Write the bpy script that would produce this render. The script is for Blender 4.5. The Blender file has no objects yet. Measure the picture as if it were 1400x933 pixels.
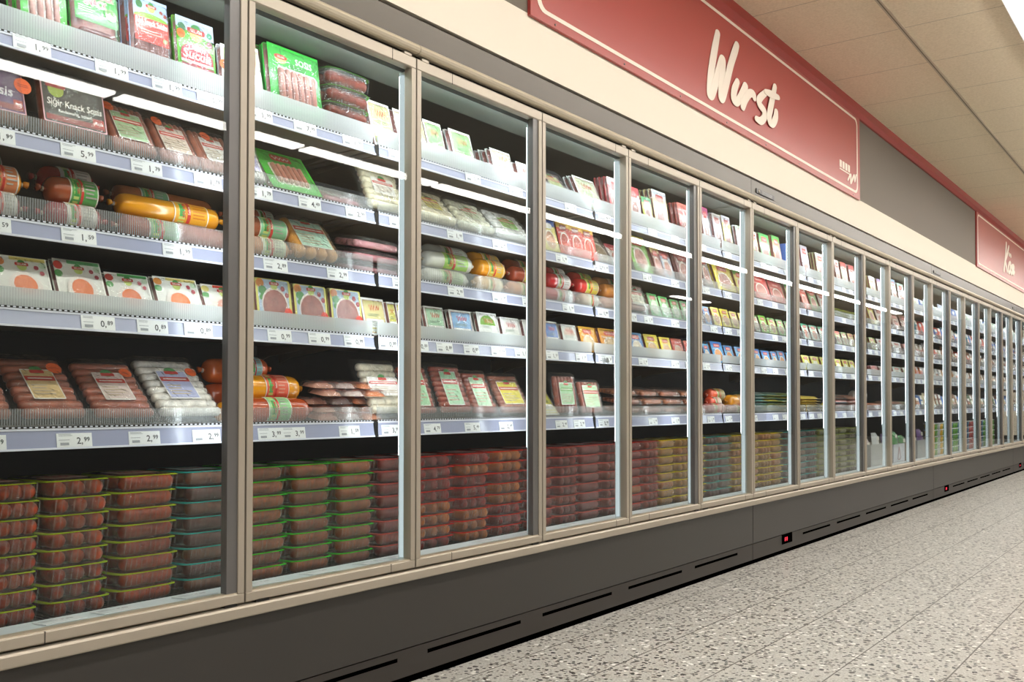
import bpy, math, random
from mathutils import Vector, Matrix, Euler
random.seed(7)
SC = bpy.context.scene
COL = SC.collection

# ---------------------------------------------------------------- camera, light level
F_PX, CX, CY, SHIFT_PX = 1303.0, 700.0, 466.5, 57.3
YAW, PITCH = math.atan(967 / 1303.0), math.radians(1.2)
CAM = Vector((1.895, 0.0, 0.815))
cam_data = bpy.data.cameras.new('camera')
cam_data.sensor_fit = 'HORIZONTAL'; cam_data.sensor_width = 36.0
cam_data.lens = F_PX * 36.0 / 1400.0
cam_data.shift_y = SHIFT_PX / 1400.0
cam_data.clip_start = 0.05; cam_data.clip_end = 100
cam = bpy.data.objects.new('camera', cam_data); COL.objects.link(cam)
cam.location = CAM; cam.rotation_euler = (math.pi / 2 + PITCH, 0, YAW)
SC.camera = cam

SC.view_settings.view_transform = 'Standard'
SC.view_settings.look = 'None'
SC.view_settings.gamma = 1.0
SC.view_settings.use_curve_mapping = False
SC.view_settings.exposure = 0.42

ROOM_TUBE = 24.0          # radiance of the ceiling tubes
ROOM_TINT = (1.0, 0.955, 0.89)
CASE_LED = 14.0            # radiance of the upright LED strips in the coolers
CANOPY_LED = 52.0         # radiance of the LED under each cooler canopy
LED_TINT = (0.90, 0.96, 1.0)

w = bpy.data.worlds.new('world'); SC.world = w; w.use_nodes = True
w.node_tree.nodes['Background'].inputs[0].default_value = (1.0, 0.93, 0.84, 1)
w.node_tree.nodes['Background'].inputs[1].default_value = 0.25
cy = SC.cycles
cy.max_bounces = 8; cy.diffuse_bounces = 3; cy.glossy_bounces = 3; cy.transmission_bounces = 4
cy.transparent_max_bounces = 24
cy.caustics_reflective = False; cy.caustics_refractive = False
cy.sample_clamp_indirect = 3.0
cy.use_denoising = True

_dir = Vector((-math.sin(YAW) * math.cos(PITCH), math.cos(YAW) * math.cos(PITCH), math.sin(PITCH)))
_right = Vector((math.cos(YAW), math.sin(YAW), 0)); _up = _right.cross(_dir)
def on_plane(px, py, x):
    """(y, z) of the point of the plane x = const that the photograph shows at px, py"""
    v = _dir + _right * ((px - CX) / F_PX) - _up * ((py - CY - SHIFT_PX) / F_PX)
    t = (x - CAM.x) / v.x
    q = CAM + v * t
    return q.y, q.z

# ---------------------------------------------------------------- materials
def lin(h):
    if isinstance(h, (tuple, list)): return tuple(h)[:3]
    h = h.lstrip('#')
    c = [int(h[i:i + 2], 16) / 255 for i in (0, 2, 4)]
    return tuple(v / 12.92 if v <= 0.04045 else ((v + 0.055) / 1.055) ** 2.4 for v in c)
MATS = {}
def new_mat(name):
    m = bpy.data.materials.new(name); m.use_nodes = True
    nt = m.node_tree
    for n in list(nt.nodes): nt.nodes.remove(n)
    out = nt.nodes.new('ShaderNodeOutputMaterial')
    return m, nt, out
def N(nt, t, **kw):
    n = nt.nodes.new(t)
    for k, v in kw.items(): setattr(n, k, v)
    return n
def pbr(name, col, rough=0.5, metal=0.0, noise=0.0, nscale=20.0, bump=0.0, bscale=60.0, coat=0.0, spec=0.5, sub=0.0):
    key = ('pbr', name)
    if key in MATS: return MATS[key]
    m, nt, out = new_mat(name)
    b = N(nt, 'ShaderNodeBsdfPrincipled')
    c = lin(col)
    b.inputs['Base Color'].default_value = (*c, 1)
    b.inputs['Roughness'].default_value = rough
    b.inputs['Metallic'].default_value = metal
    b.inputs['Specular IOR Level'].default_value = spec
    b.inputs['Coat Weight'].default_value = coat
    b.inputs['Coat Roughness'].default_value = 0.12
    tc = N(nt, 'ShaderNodeTexCoord')
    if noise > 0:
        n = N(nt, 'ShaderNodeTexNoise'); n.inputs['Scale'].default_value = nscale; n.inputs['Detail'].default_value = 4
        nt.links.new(tc.outputs['Object'], n.inputs['Vector'])
        r = N(nt, 'ShaderNodeValToRGB')
        r.color_ramp.elements[0].position = 0.3; r.color_ramp.elements[1].position = 0.7
        r.color_ramp.elements[0].color = (*[v * (1 - noise) for v in c], 1)
        r.color_ramp.elements[1].color = (*[min(1, v * (1 + noise)) for v in c], 1)
        nt.links.new(n.outputs['Fac'], r.inputs['Fac']); nt.links.new(r.outputs['Color'], b.inputs['Base Color'])
    if bump > 0:
        n2 = N(nt, 'ShaderNodeTexNoise'); n2.inputs['Scale'].default_value = bscale
        nt.links.new(tc.outputs['Object'], n2.inputs['Vector'])
        bp = N(nt, 'ShaderNodeBump'); bp.inputs['Strength'].default_value = bump; bp.inputs['Distance'].default_value = 0.004
        nt.links.new(n2.outputs['Fac'], bp.inputs['Height']); nt.links.new(bp.outputs['Normal'], b.inputs['Normal'])
    nt.links.new(b.outputs[0], out.inputs[0])
    MATS[key] = m
    return m
def ink(h):
    """printed film or card of one colour"""
    return pbr('print ' + str(h), h, rough=0.38, coat=0.25)
def meat(h):
    return pbr('meat ' + str(h), h, rough=0.34, noise=0.28, nscale=55, bump=0.15, bscale=90, coat=0.2)
def tmeat(h):
    return pbr('smoked meat ' + str(h), h, rough=0.45, noise=0.45, nscale=28, bump=0.25, bscale=60, coat=0.08, spec=0.3)
def casing(h):
    return pbr('casing ' + str(h), h, rough=0.22, noise=0.08, nscale=30, bump=0.12, bscale=28, coat=0.8)
def glow(name, tint, strength):
    key = ('glow', name)
    if key in MATS: return MATS[key]
    m, nt, out = new_mat(name)
    e = N(nt, 'ShaderNodeEmission'); e.inputs[0].default_value = (*tint, 1); e.inputs[1].default_value = strength
    nt.links.new(e.outputs[0], out.inputs[0]); MATS[key] = m
    return m
def clear(name, tint=(1, 1, 1), haze=0.05, gloss=0.9, rough=0.06, ior=1.45, bump=0.0, bscale=40, haze_col=(0.9, 0.93, 0.95), ribs=0.0, rib_pitch=0.006):
    """thin clear sheet: what lies behind, a Fresnel reflection and a little milky haze"""
    key = ('clear', name)
    if key in MATS: return MATS[key]
    m, nt, out = new_mat(name)
    tr = N(nt, 'ShaderNodeBsdfTransparent'); tr.inputs[0].default_value = (*tint, 1)
    gl = N(nt, 'ShaderNodeBsdfGlossy'); gl.inputs['Roughness'].default_value = rough
    fr = N(nt, 'ShaderNodeLayerWeight'); fr.inputs['Blend'].default_value = 0.5
    f0 = ((ior - 1) / (ior + 1)) ** 2
    pw = N(nt, 'ShaderNodeMath', operation='POWER'); pw.inputs[1].default_value = 5.0
    nt.links.new(fr.outputs['Facing'], pw.inputs[0])
    sc5 = N(nt, 'ShaderNodeMath', operation='MULTIPLY_ADD'); sc5.inputs[1].default_value = 1 - f0; sc5.inputs[2].default_value = f0
    nt.links.new(pw.outputs[0], sc5.inputs[0])
    tc = N(nt, 'ShaderNodeTexCoord')
    if bump > 0:
        n2 = N(nt, 'ShaderNodeTexNoise'); n2.inputs['Scale'].default_value = bscale; n2.inputs['Distortion'].default_value = 1.5
        nt.links.new(tc.outputs['Object'], n2.inputs['Vector'])
        bp = N(nt, 'ShaderNodeBump'); bp.inputs['Strength'].default_value = bump; bp.inputs['Distance'].default_value = 0.01
        nt.links.new(n2.outputs['Fac'], bp.inputs['Height'])
        nt.links.new(bp.outputs['Normal'], gl.inputs['Normal']); nt.links.new(bp.outputs['Normal'], fr.inputs['Normal'])
    mg = N(nt, 'ShaderNodeMath', operation='MULTIPLY'); mg.inputs[1].default_value = gloss
    nt.links.new(sc5.outputs[0], mg.inputs[0])
    m1 = N(nt, 'ShaderNodeMixShader'); nt.links.new(mg.outputs[0], m1.inputs[0])
    nt.links.new(tr.outputs[0], m1.inputs[1]); nt.links.new(gl.outputs[0], m1.inputs[2])
    df = N(nt, 'ShaderNodeBsdfDiffuse'); df.inputs[0].default_value = (*haze_col, 1)
    tl = N(nt, 'ShaderNodeBsdfTranslucent'); tl.inputs[0].default_value = (*haze_col, 1)
    ad = N(nt, 'ShaderNodeMixShader'); ad.inputs[0].default_value = 0.35
    nt.links.new(df.outputs[0], ad.inputs[1]); nt.links.new(tl.outputs[0], ad.inputs[2])
    m2 = N(nt, 'ShaderNodeMixShader'); m2.inputs[0].default_value = haze
    if ribs > 0:
        sp = N(nt, 'ShaderNodeSeparateXYZ'); nt.links.new(tc.outputs['Object'], sp.inputs[0])
        k = N(nt, 'ShaderNodeMath', operation='MULTIPLY'); k.inputs[1].default_value = 2 * math.pi / rib_pitch
        nt.links.new(sp.outputs['Y'], k.inputs[0])
        s = N(nt, 'ShaderNodeMath', operation='SINE'); nt.links.new(k.outputs[0], s.inputs[0])
        a = N(nt, 'ShaderNodeMath', operation='MULTIPLY_ADD'); a.inputs[1].default_value = ribs; a.inputs[2].default_value = haze
        nt.links.new(s.outputs[0], a.inputs[0])
        mx = N(nt, 'ShaderNodeMath', operation='MAXIMUM'); mx.inputs[1].default_value = 0.02
        nt.links.new(a.outputs[0], mx.inputs[0]); nt.links.new(mx.outputs[0], m2.inputs[0])
    nt.links.new(m1.outputs[0], m2.inputs[1]); nt.links.new(ad.outputs[0], m2.inputs[2])
    nt.links.new(m2.outputs[0], out.inputs[0])
    MATS[key] = m
    return m

M_ALU = pbr('satin aluminium', '#b2a899', rough=0.42, metal=0.35)
M_ALU_CAP = pbr('pale aluminium', '#cfc3ad', rough=0.3, metal=0.35)
M_ALU_GREY = pbr('grey aluminium', '#737170', rough=0.35, metal=0.4)
M_STEEL = pbr('brushed steel header', '#4c463e', rough=0.36, metal=0.5, noise=0.05, nscale=3)
M_BASE = pbr('dark grey lacquered panel', '#373431', rough=0.42)
M_KICK = pbr('black brown kick panel', '#332e2a', rough=0.5)
M_BLACK = pbr('black plastic', '#0b0b0b', rough=0.4)
M_DARK = pbr('slot and shadow black', '#020202', rough=0.9, spec=0.0)
M_GAP = pbr('dark gasket', '#1d1a18', rough=0.7)
M_INNER = pbr('dark cooler lining', '#1b1816', rough=0.55, noise=0.15, nscale=6)
M_SHELF = pbr('beige shelf steel', '#8f7f6e', rough=0.45, metal=0.2)
M_WHITE = pbr('white lacquer', '#dde6ea', rough=0.35)
M_NOSE = pbr('blue grey canopy steel', '#7f8c92', rough=0.4)
M_RAIL = pbr('lavender grey price rail', '#9ea2bd', rough=0.3, coat=0.4)
M_RAILLIP = pbr('white rail lip', '#e6e8f4', rough=0.3)
M_CREAM = pbr('cream painted wall', '#ebe1d0', rough=0.7)
M_WALLFAR = pbr('taupe plaster', '#3f3831', rough=0.85)
M_PANEL = pbr('taupe painted wall panel', '#6b6053', rough=0.65)
M_SIGN = pbr('dusty red sign face', '#a83e38', rough=0.36, coat=0.3)
M_SIGNWHITE = pbr('off white sign print', '#f1e4d4', rough=0.5)
M_REDTRIM = pbr('red cornice paint', '#9c2f27', rough=0.4)
M_GLASS = clear('door glass', tint=(0.95, 0.97, 0.96), haze=0.006, gloss=0.7, rough=0.004, ior=1.5)
M_FILM = clear('crinkled clear film', haze=0.05, gloss=1.0, rough=0.10, ior=1.55, bump=0.9, bscale=38)
M_TUB = clear('clear tray plastic', tint=(0.93, 0.93, 0.93), haze=0.02, gloss=1.0, rough=0.05, ior=1.6, ribs=0.04, bump=0.5, bscale=70, rib_pitch=0.011)
M_TUBRIB = clear('moulded tray rib', haze=0.16, gloss=1.5, rough=0.22, ior=1.6)
M_RISER = clear('clear ribbed riser', tint=(0.96, 0.97, 0.97), haze=0.16, gloss=0.8, rough=0.12, ribs=0.12, rib_pitch=0.0055)
M_RISER_FROST = clear('frosted ribbed riser', tint=(0.85, 0.87, 0.87), haze=0.52, gloss=0.6, rough=0.2, ribs=0.05)
M_LEDSTRIP = glow('case LED', LED_TINT, CASE_LED)
M_LEDSIDE = glow('LED side lens', (0.82, 0.95, 1.0), 0.55)
M_CANOPY = glow('canopy LED', LED_TINT, CANOPY_LED)
M_TUBE = glow('ceiling tube', ROOM_TINT, ROOM_TUBE)
M_REDLED = glow('red display digits', (1.0, 0.05, 0.08), 3.0)
M_GREENLED = glow('green lamp', (0.1, 0.9, 0.3), 2.0)

def terrazzo():
    m, nt, out = new_mat('terrazzo floor')
    b = N(nt, 'ShaderNodeBsdfPrincipled'); b.inputs['Roughness'].default_value = 0.3
    b.inputs['Specular IOR Level'].default_value = 0.4
    tc = N(nt, 'ShaderNodeTexCoord')
    col = None
    def mixin(prev, fac, colour):
        mx = N(nt, 'ShaderNodeMix'); mx.data_type = 'RGBA'
        nt.links.new(fac, mx.inputs['Factor'])
        if isinstance(prev, tuple): mx.inputs['A'].default_value = (*prev, 1)
        else: nt.links.new(prev, mx.inputs['A'])
        if isinstance(colour, tuple): mx.inputs['B'].default_value = (*colour, 1)
        else: nt.links.new(colour, mx.inputs['B'])
        return mx.outputs['Result']
    # base cement with fine mottling
    n = N(nt, 'ShaderNodeTexNoise'); n.inputs['Scale'].default_value = 160; n.inputs['Detail'].default_value = 3
    nt.links.new(tc.outputs['Object'], n.inputs['Vector'])
    r = N(nt, 'ShaderNodeValToRGB')
    r.color_ramp.elements[0].position = 0.35; r.color_ramp.elements[1].position = 0.65
    r.color_ramp.elements[0].color = (*lin('#aeaba4'), 1); r.color_ramp.elements[1].color = (*lin('#d4d2cb'), 1)
    nt.links.new(n.outputs['Fac'], r.inputs['Fac'])
    cur = r.outputs['Color']
    for scale, thr, share, cols, off in ((48, 0.36, 0.42, ('#aaa59c', '#b9b4ab', '#f2f0ea', '#ccc8bf'), 3.1), (62, 0.34, 0.38, ('#2b332f', '#55514b', '#45413c', '#77736a'), 9.7), (40, 0.31, 0.24, ('#1e1c1a', '#3d3935', '#35302c', '#57524c'), 17.3)):
        mp = N(nt, 'ShaderNodeMapping'); mp.inputs['Location'].default_value = (off, off * 1.7, 0)
        nt.links.new(tc.outputs['Object'], mp.inputs['Vector'])
        # ragged chip outlines: nudge the coordinates a little
        nn = N(nt, 'ShaderNodeTexNoise'); nn.inputs['Scale'].default_value = scale * 2.2
        nt.links.new(mp.outputs[0], nn.inputs['Vector'])
        sc_ = N(nt, 'ShaderNodeVectorMath', operation='SCALE'); sc_.inputs['Scale'].default_value = 0.5 / scale
        nt.links.new(nn.outputs['Color'], sc_.inputs[0])
        ad = N(nt, 'ShaderNodeVectorMath', operation='ADD')
        nt.links.new(mp.outputs[0], ad.inputs[0]); nt.links.new(sc_.outputs[0], ad.inputs[1])
        v = N(nt, 'ShaderNodeTexVoronoi'); v.voronoi_dimensions = '2D'; v.inputs['Scale'].default_value = scale
        nt.links.new(ad.outputs[0], v.inputs['Vector'])
        sp = N(nt, 'ShaderNodeSeparateColor'); nt.links.new(v.outputs['Color'], sp.inputs[0])
        # chip radius varies per cell
        rad = N(nt, 'ShaderNodeMath', operation='MULTIPLY_ADD'); rad.inputs[1].default_value = thr * 0.7; rad.inputs[2].default_value = thr * 0.55
        nt.links.new(sp.outputs[0], rad.inputs[0])
        lt = N(nt, 'ShaderNodeMath', operation='LESS_THAN'); nt.links.new(v.outputs['Distance'], lt.inputs[0]); nt.links.new(rad.outputs[0], lt.inputs[1])
        pick = N(nt, 'ShaderNodeMath', operation='LESS_THAN'); nt.links.new(sp.outputs[1], pick.inputs[0]); pick.inputs[1].default_value = share
        f = N(nt, 'ShaderNodeMath', operation='MULTIPLY'); nt.links.new(lt.outputs[0], f.inputs[0]); nt.links.new(pick.outputs[0], f.inputs[1])
        cr = N(nt, 'ShaderNodeValToRGB'); cr.color_ramp.interpolation = 'CONSTANT'
        cr.color_ramp.elements[0].color = (*lin(cols[0]), 1)
        for i, c in enumerate(cols[1:]):
            e = cr.color_ramp.elements.new((i + 1) / len(cols)) if i < len(cols) - 2 else cr.color_ramp.elements[-1]
            e.position = (i + 1) / len(cols); e.color = (*lin(c), 1)
        nt.links.new(sp.outputs[2], cr.inputs['Fac'])
        cur = mixin(cur, f.outputs[0], cr.outputs['Color'])
    # slab joints
    sx = N(nt, 'ShaderNodeSeparateXYZ'); nt.links.new(tc.outputs['Object'], sx.inputs[0])
    def joint(sock, off, pitch, width):
        a = N(nt, 'ShaderNodeMath', operation='ADD'); a.inputs[1].default_value = -off + 100 * pitch; nt.links.new(sock, a.inputs[0])
        mo = N(nt, 'ShaderNodeMath', operation='MODULO'); mo.inputs[1].default_value = pitch; nt.links.new(a.outputs[0], mo.inputs[0])
        l = N(nt, 'ShaderNodeMath', operation='LESS_THAN'); l.inputs[1].default_value = width; nt.links.new(mo.outputs[0], l.inputs[0])
        return l.outputs[0]
    j1 = joint(sx.outputs['X'], 0.379, 0.286, 0.0048); j2 = joint(sx.outputs['Y'], 4.09, 0.572, 0.0018)
    mxj = N(nt, 'ShaderNodeMath', operation='MAXIMUM'); nt.links.new(j1, mxj.inputs[0]); nt.links.new(j2, mxj.inputs[1])
    fj = N(nt, 'ShaderNodeMath', operation='MULTIPLY'); fj.inputs[1].default_value = 0.9; nt.links.new(mxj.outputs[0], fj.inputs[0])
    cur = mixin(cur, fj.outputs[0], lin('#4f4942'))
    nt.links.new(cur, b.inputs['Base Color'])
    nt.links.new(b.outputs[0], out.inputs[0])
    return m
def ceiling_mat():
    m, nt, out = new_mat('mineral ceiling tiles')
    b = N(nt, 'ShaderNodeBsdfPrincipled'); b.inputs['Roughness'].default_value = 0.9
    tc = N(nt, 'ShaderNodeTexCoord')
    n = N(nt, 'ShaderNodeTexNoise'); n.inputs['Scale'].default_value = 90; n.inputs['Detail'].default_value = 5
    nt.links.new(tc.outputs['Object'], n.inputs['Vector'])
    r = N(nt, 'ShaderNodeValToRGB'); r.color_ramp.elements[0].position = 0.3; r.color_ramp.elements[1].position = 0.7
    r.color_ramp.elements[0].color = (*lin('#dbcbb0'), 1); r.color_ramp.elements[1].color = (*lin('#ebdcc3'), 1)
    nt.links.new(n.outputs['Fac'], r.inputs['Fac'])
    sx = N(nt, 'ShaderNodeSeparateXYZ'); nt.links.new(tc.outputs['Object'], sx.inputs[0])
    a = N(nt, 'ShaderNodeMath', operation='ADD'); a.inputs[1].default_value = -5.148 + 60.4 + 0.002; nt.links.new(sx.outputs['Y'], a.inputs[0])
    mo = N(nt, 'ShaderNodeMath', operation='MODULO'); mo.inputs[1].default_value = 0.604; nt.links.new(a.outputs[0], mo.inputs[0])
    l = N(nt, 'ShaderNodeMath', operation='LESS_THAN'); l.inputs[1].default_value = 0.005; nt.links.new(mo.outputs[0], l.inputs[0])
    mx = N(nt, 'ShaderNodeMix'); mx.data_type = 'RGBA'
    f = N(nt, 'ShaderNodeMath', operation='MULTIPLY'); f.inputs[1].default_value = 0.6; nt.links.new(l.outputs[0], f.inputs[0])
    nt.links.new(f.outputs[0], mx.inputs['Factor']); nt.links.new(r.outputs['Color'], mx.inputs['A']); mx.inputs['B'].default_value = (*lin('#6f6252'), 1)
    nt.links.new(mx.outputs['Result'], b.inputs['Base Color']); nt.links.new(b.outputs[0], out.inputs[0])
    return m
def grille_mat():
    m, nt, out = new_mat('honeycomb air grille')
    b = N(nt, 'ShaderNodeBsdfPrincipled'); b.inputs['Roughness'].default_value = 0.6
    tc = N(nt, 'ShaderNodeTexCoord')
    v = N(nt, 'ShaderNodeTexVoronoi'); v.inputs['Scale'].default_value = 130; v.inputs['Randomness'].default_value = 0.0
    nt.links.new(tc.outputs['Object'], v.inputs['Vector'])
    r = N(nt, 'ShaderNodeValToRGB'); r.color_ramp.elements[0].position = 0.15; r.color_ramp.elements[1].position = 0.45
    r.color_ramp.elements[0].color = (*lin('#2c302c'), 1); r.color_ramp.elements[1].color = (*lin('#6c736c'), 1)
    nt.links.new(v.outputs['Distance'], r.inputs['Fac']); nt.links.new(r.outputs['Color'], b.inputs['Base Color'])
    nt.links.new(b.outputs[0], out.inputs[0]); return m
M_FLOOR = terrazzo(); M_CEIL = ceiling_mat(); M_GRILLE = grille_mat()

# ---------------------------------------------------------------- mesh builder
class MB:
    def __init__(s): s.v = []; s.f = []; s.m = []; s.sm = []; s.mats = []
    def mi(s, m):
        if m not in s.mats: s.mats.append(m)
        return s.mats.index(m)
    def add(s, verts, faces, m, smooth=False):
        o = len(s.v); i = s.mi(m)
        s.v.extend([tuple(v) for v in verts])
        for f in faces: s.f.append(tuple(o + k for k in f)); s.m.append(i); s.sm.append(smooth)
    def box(s, x0, x1, y0, y1, z0, z1, m):
        v = [(x, y, z) for x in (x0, x1) for y in (y0, y1) for z in (z0, z1)]
        s.add(v, [(0, 1, 3, 2), (4, 6, 7, 5), (0, 4, 5, 1), (2, 3, 7, 6), (0, 2, 6, 4), (1, 5, 7, 3)], m)
    def prism_y(s, prof, y0, y1, m, smooth=False):
        """profile of (x, z) points swept along y"""
        n = len(prof)
        v = [(p[0], y0, p[1]) for p in prof] + [(p[0], y1, p[1]) for p in prof]
        f = [(i, (i + 1) % n, n + (i + 1) % n, n + i) for i in range(n)]
        s.add(v, f, m, smooth)
        s.add(v, [tuple(range(n - 1, -1, -1)), tuple(range(n, 2 * n))], m)
    def plate(s, pts, x0, x1, m):
        """outline of (y, z) points with thickness from x0 to x1"""
        n = len(pts)
        v = [(x0, p[0], p[1]) for p in pts] + [(x1, p[0], p[1]) for p in pts]
        s.add(v, [tuple(range(n - 1, -1, -1)), tuple(range(n, 2 * n))] + [(i, (i + 1) % n, n + (i + 1) % n, n + i) for i in range(n)], m)
    def pillow(s, y0, y1, z0, z1, x0, t, m, nu=8, nv=8, p=4, back=True, wrinkle=0.0):
        """cushion standing on the plane x = x0 bulging by t towards +x"""
        v = []; f = []
        for j in range(nv + 1):
            for i in range(nu + 1):
                a = -1 + 2 * i / nu; b = -1 + 2 * j / nv
                a = math.copysign(abs(a) ** 0.7, a); b = math.copysign(abs(b) ** 0.7, b)
                h = max(0.0, (1 - abs(a) ** p)) ** 0.5 * max(0.0, (1 - abs(b) ** p)) ** 0.5
                v.append((x0 + t * h + (random.uniform(-wrinkle, wrinkle) if 0 < i < nu and 0 < j < nv else 0), (y0 + y1) / 2 + a * (y1 - y0) / 2, (z0 + z1) / 2 + b * (z1 - z0) / 2))
        for j in range(nv):
            for i in range(nu):
                k = j * (nu + 1) + i
                f.append((k, k + 1, k + nu + 2, k + nu + 1))
        s.add(v, f, m, True)
    def tube(s, pts, rads, m, n=10, smooth=True, squash=1.0):
        """round tube through points with a radius at each"""
        pts = [Vector(p) for p in pts]; v = []; f = []
        for i, p in enumerate(pts):
            t = (pts[min(i + 1, len(pts) - 1)] - pts[max(i - 1, 0)]).normalized()
            a = t.cross(Vector((0, 0, 1)))
            if a.length < 0.2: a = t.cross(Vector((1, 0, 0)))
            a.normalize(); b = a.cross(t).normalized()
            r = rads[i] if isinstance(rads, (list, tuple)) else rads
            for k in range(n):
                q = 2 * math.pi * k / n
                v.append(p + a * (r * math.cos(q)) + b * (r * squash * math.sin(q)))
        L = len(pts)
        for i in range(L - 1):
            for k in range(n):
                f.append((i * n + k, i * n + (k + 1) % n, (i + 1) * n + (k + 1) % n, (i + 1) * n + k))
        f.append(tuple(range(n - 1, -1, -1))); f.append(tuple((L - 1) * n + k for k in range(n)))
        s.add(v, f, m, smooth)
    def capsule(s, p0, p1, r, m, n=8, bend=(0, 0, 0)):
        p0 = Vector(p0); p1 = Vector(p1); d = p1 - p0; L = d.length; u = d / L; bd = Vector(bend)
        P = []; R = []
        for q, rr in ((0, .05), (.15, .55), (.4, .85), (.9, 1)):
            P.append(p0 + u * (q * r)); R.append(r * rr)
        for t in (0.3, 0.5, 0.7):
            P.append(p0 + d * t + bd * (1 - (2 * t - 1) ** 2)); R.append(r)
        for q, rr in ((.9, 1), (.4, .85), (.15, .55), (0, .05)):
            P.append(p1 - u * (q * r)); R.append(r * rr)
        s.tube(P, R, m, n)
    def mesh(s, name):
        me = bpy.data.meshes.new(name)
        me.from_pydata(s.v, [], s.f)
        for mt in s.mats: me.materials.append(mt)
        me.polygons.foreach_set('material_index', s.m)
        me.polygons.foreach_set('use_smooth', s.sm)
        me.update()
        return me
    def build(s, name, parent=None, loc=(0, 0, 0)):
        o = bpy.data.objects.new(name, s.mesh(name)); COL.objects.link(o)
        o.location = loc
        if parent is not None: o.parent = parent
        return o

def tag(o, label=None, cat=None, group=None, kind=None):
    if label: o['label'] = label
    if cat: o['category'] = cat
    if group: o['group'] = group
    if kind: o['kind'] = kind
    return o
def empty(name, loc=(0, 0, 0), rot=(0, 0, 0)):
    o = bpy.data.objects.new(name, None); COL.objects.link(o); o.location = loc; o.rotation_euler = rot
    o.empty_display_size = 0.05
    return o
def struct(mb, name):
    o = mb.build(name); o['kind'] = 'structure'; return o
def inst(name, mesh, parent):
    o = bpy.data.objects.new(name, mesh); COL.objects.link(o); o.parent = parent; return o
def round_rect(y0, y1, z0, z1, r, n=4):
    pts = []
    for cyy, czz, a0 in ((y1 - r, z1 - r, 0), (y0 + r, z1 - r, 90), (y0 + r, z0 + r, 180), (y1 - r, z0 + r, 270)):
        for i in range(n + 1):
            a = math.radians(a0 + 90 * i / n); pts.append((cyy + r * math.cos(a), czz + r * math.sin(a)))
    return pts

# ---------------------------------------------------------------- text and printed artwork
_txt = {}
def text_shape(s):
    """(vertices, faces) of a line of text, cap height about 0.7, width and height known"""
    if s in _txt: return _txt[s]
    c = bpy.data.curves.new('t', 'FONT'); c.body = s; c.resolution_u = 2; c.size = 1.0; c.offset = 0.016
    o = bpy.data.objects.new('t', c); COL.objects.link(o)
    bpy.context.view_layer.update()
    me = bpy.data.meshes.new_from_object(o.evaluated_get(bpy.context.evaluated_depsgraph_get()))
    vs = [(v.co.x, v.co.y) for v in me.vertices]; fs = [tuple(p.vertices) for p in me.polygons]
    flip = bool(me.polygons) and me.polygons[0].normal.z < 0
    if flip: fs = [f[::-1] for f in fs]
    bpy.data.objects.remove(o); bpy.data.curves.remove(c); bpy.data.meshes.remove(me)
    xs = [v[0] for v in vs]; ys = [v[1] for v in vs]
    x0, x1, y0, y1 = min(xs), max(xs), min(ys), max(ys)
    _txt[s] = ([(a - x0, b - y0) for a, b in vs], fs, x1 - x0, y1 - y0)
    return _txt[s]

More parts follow.
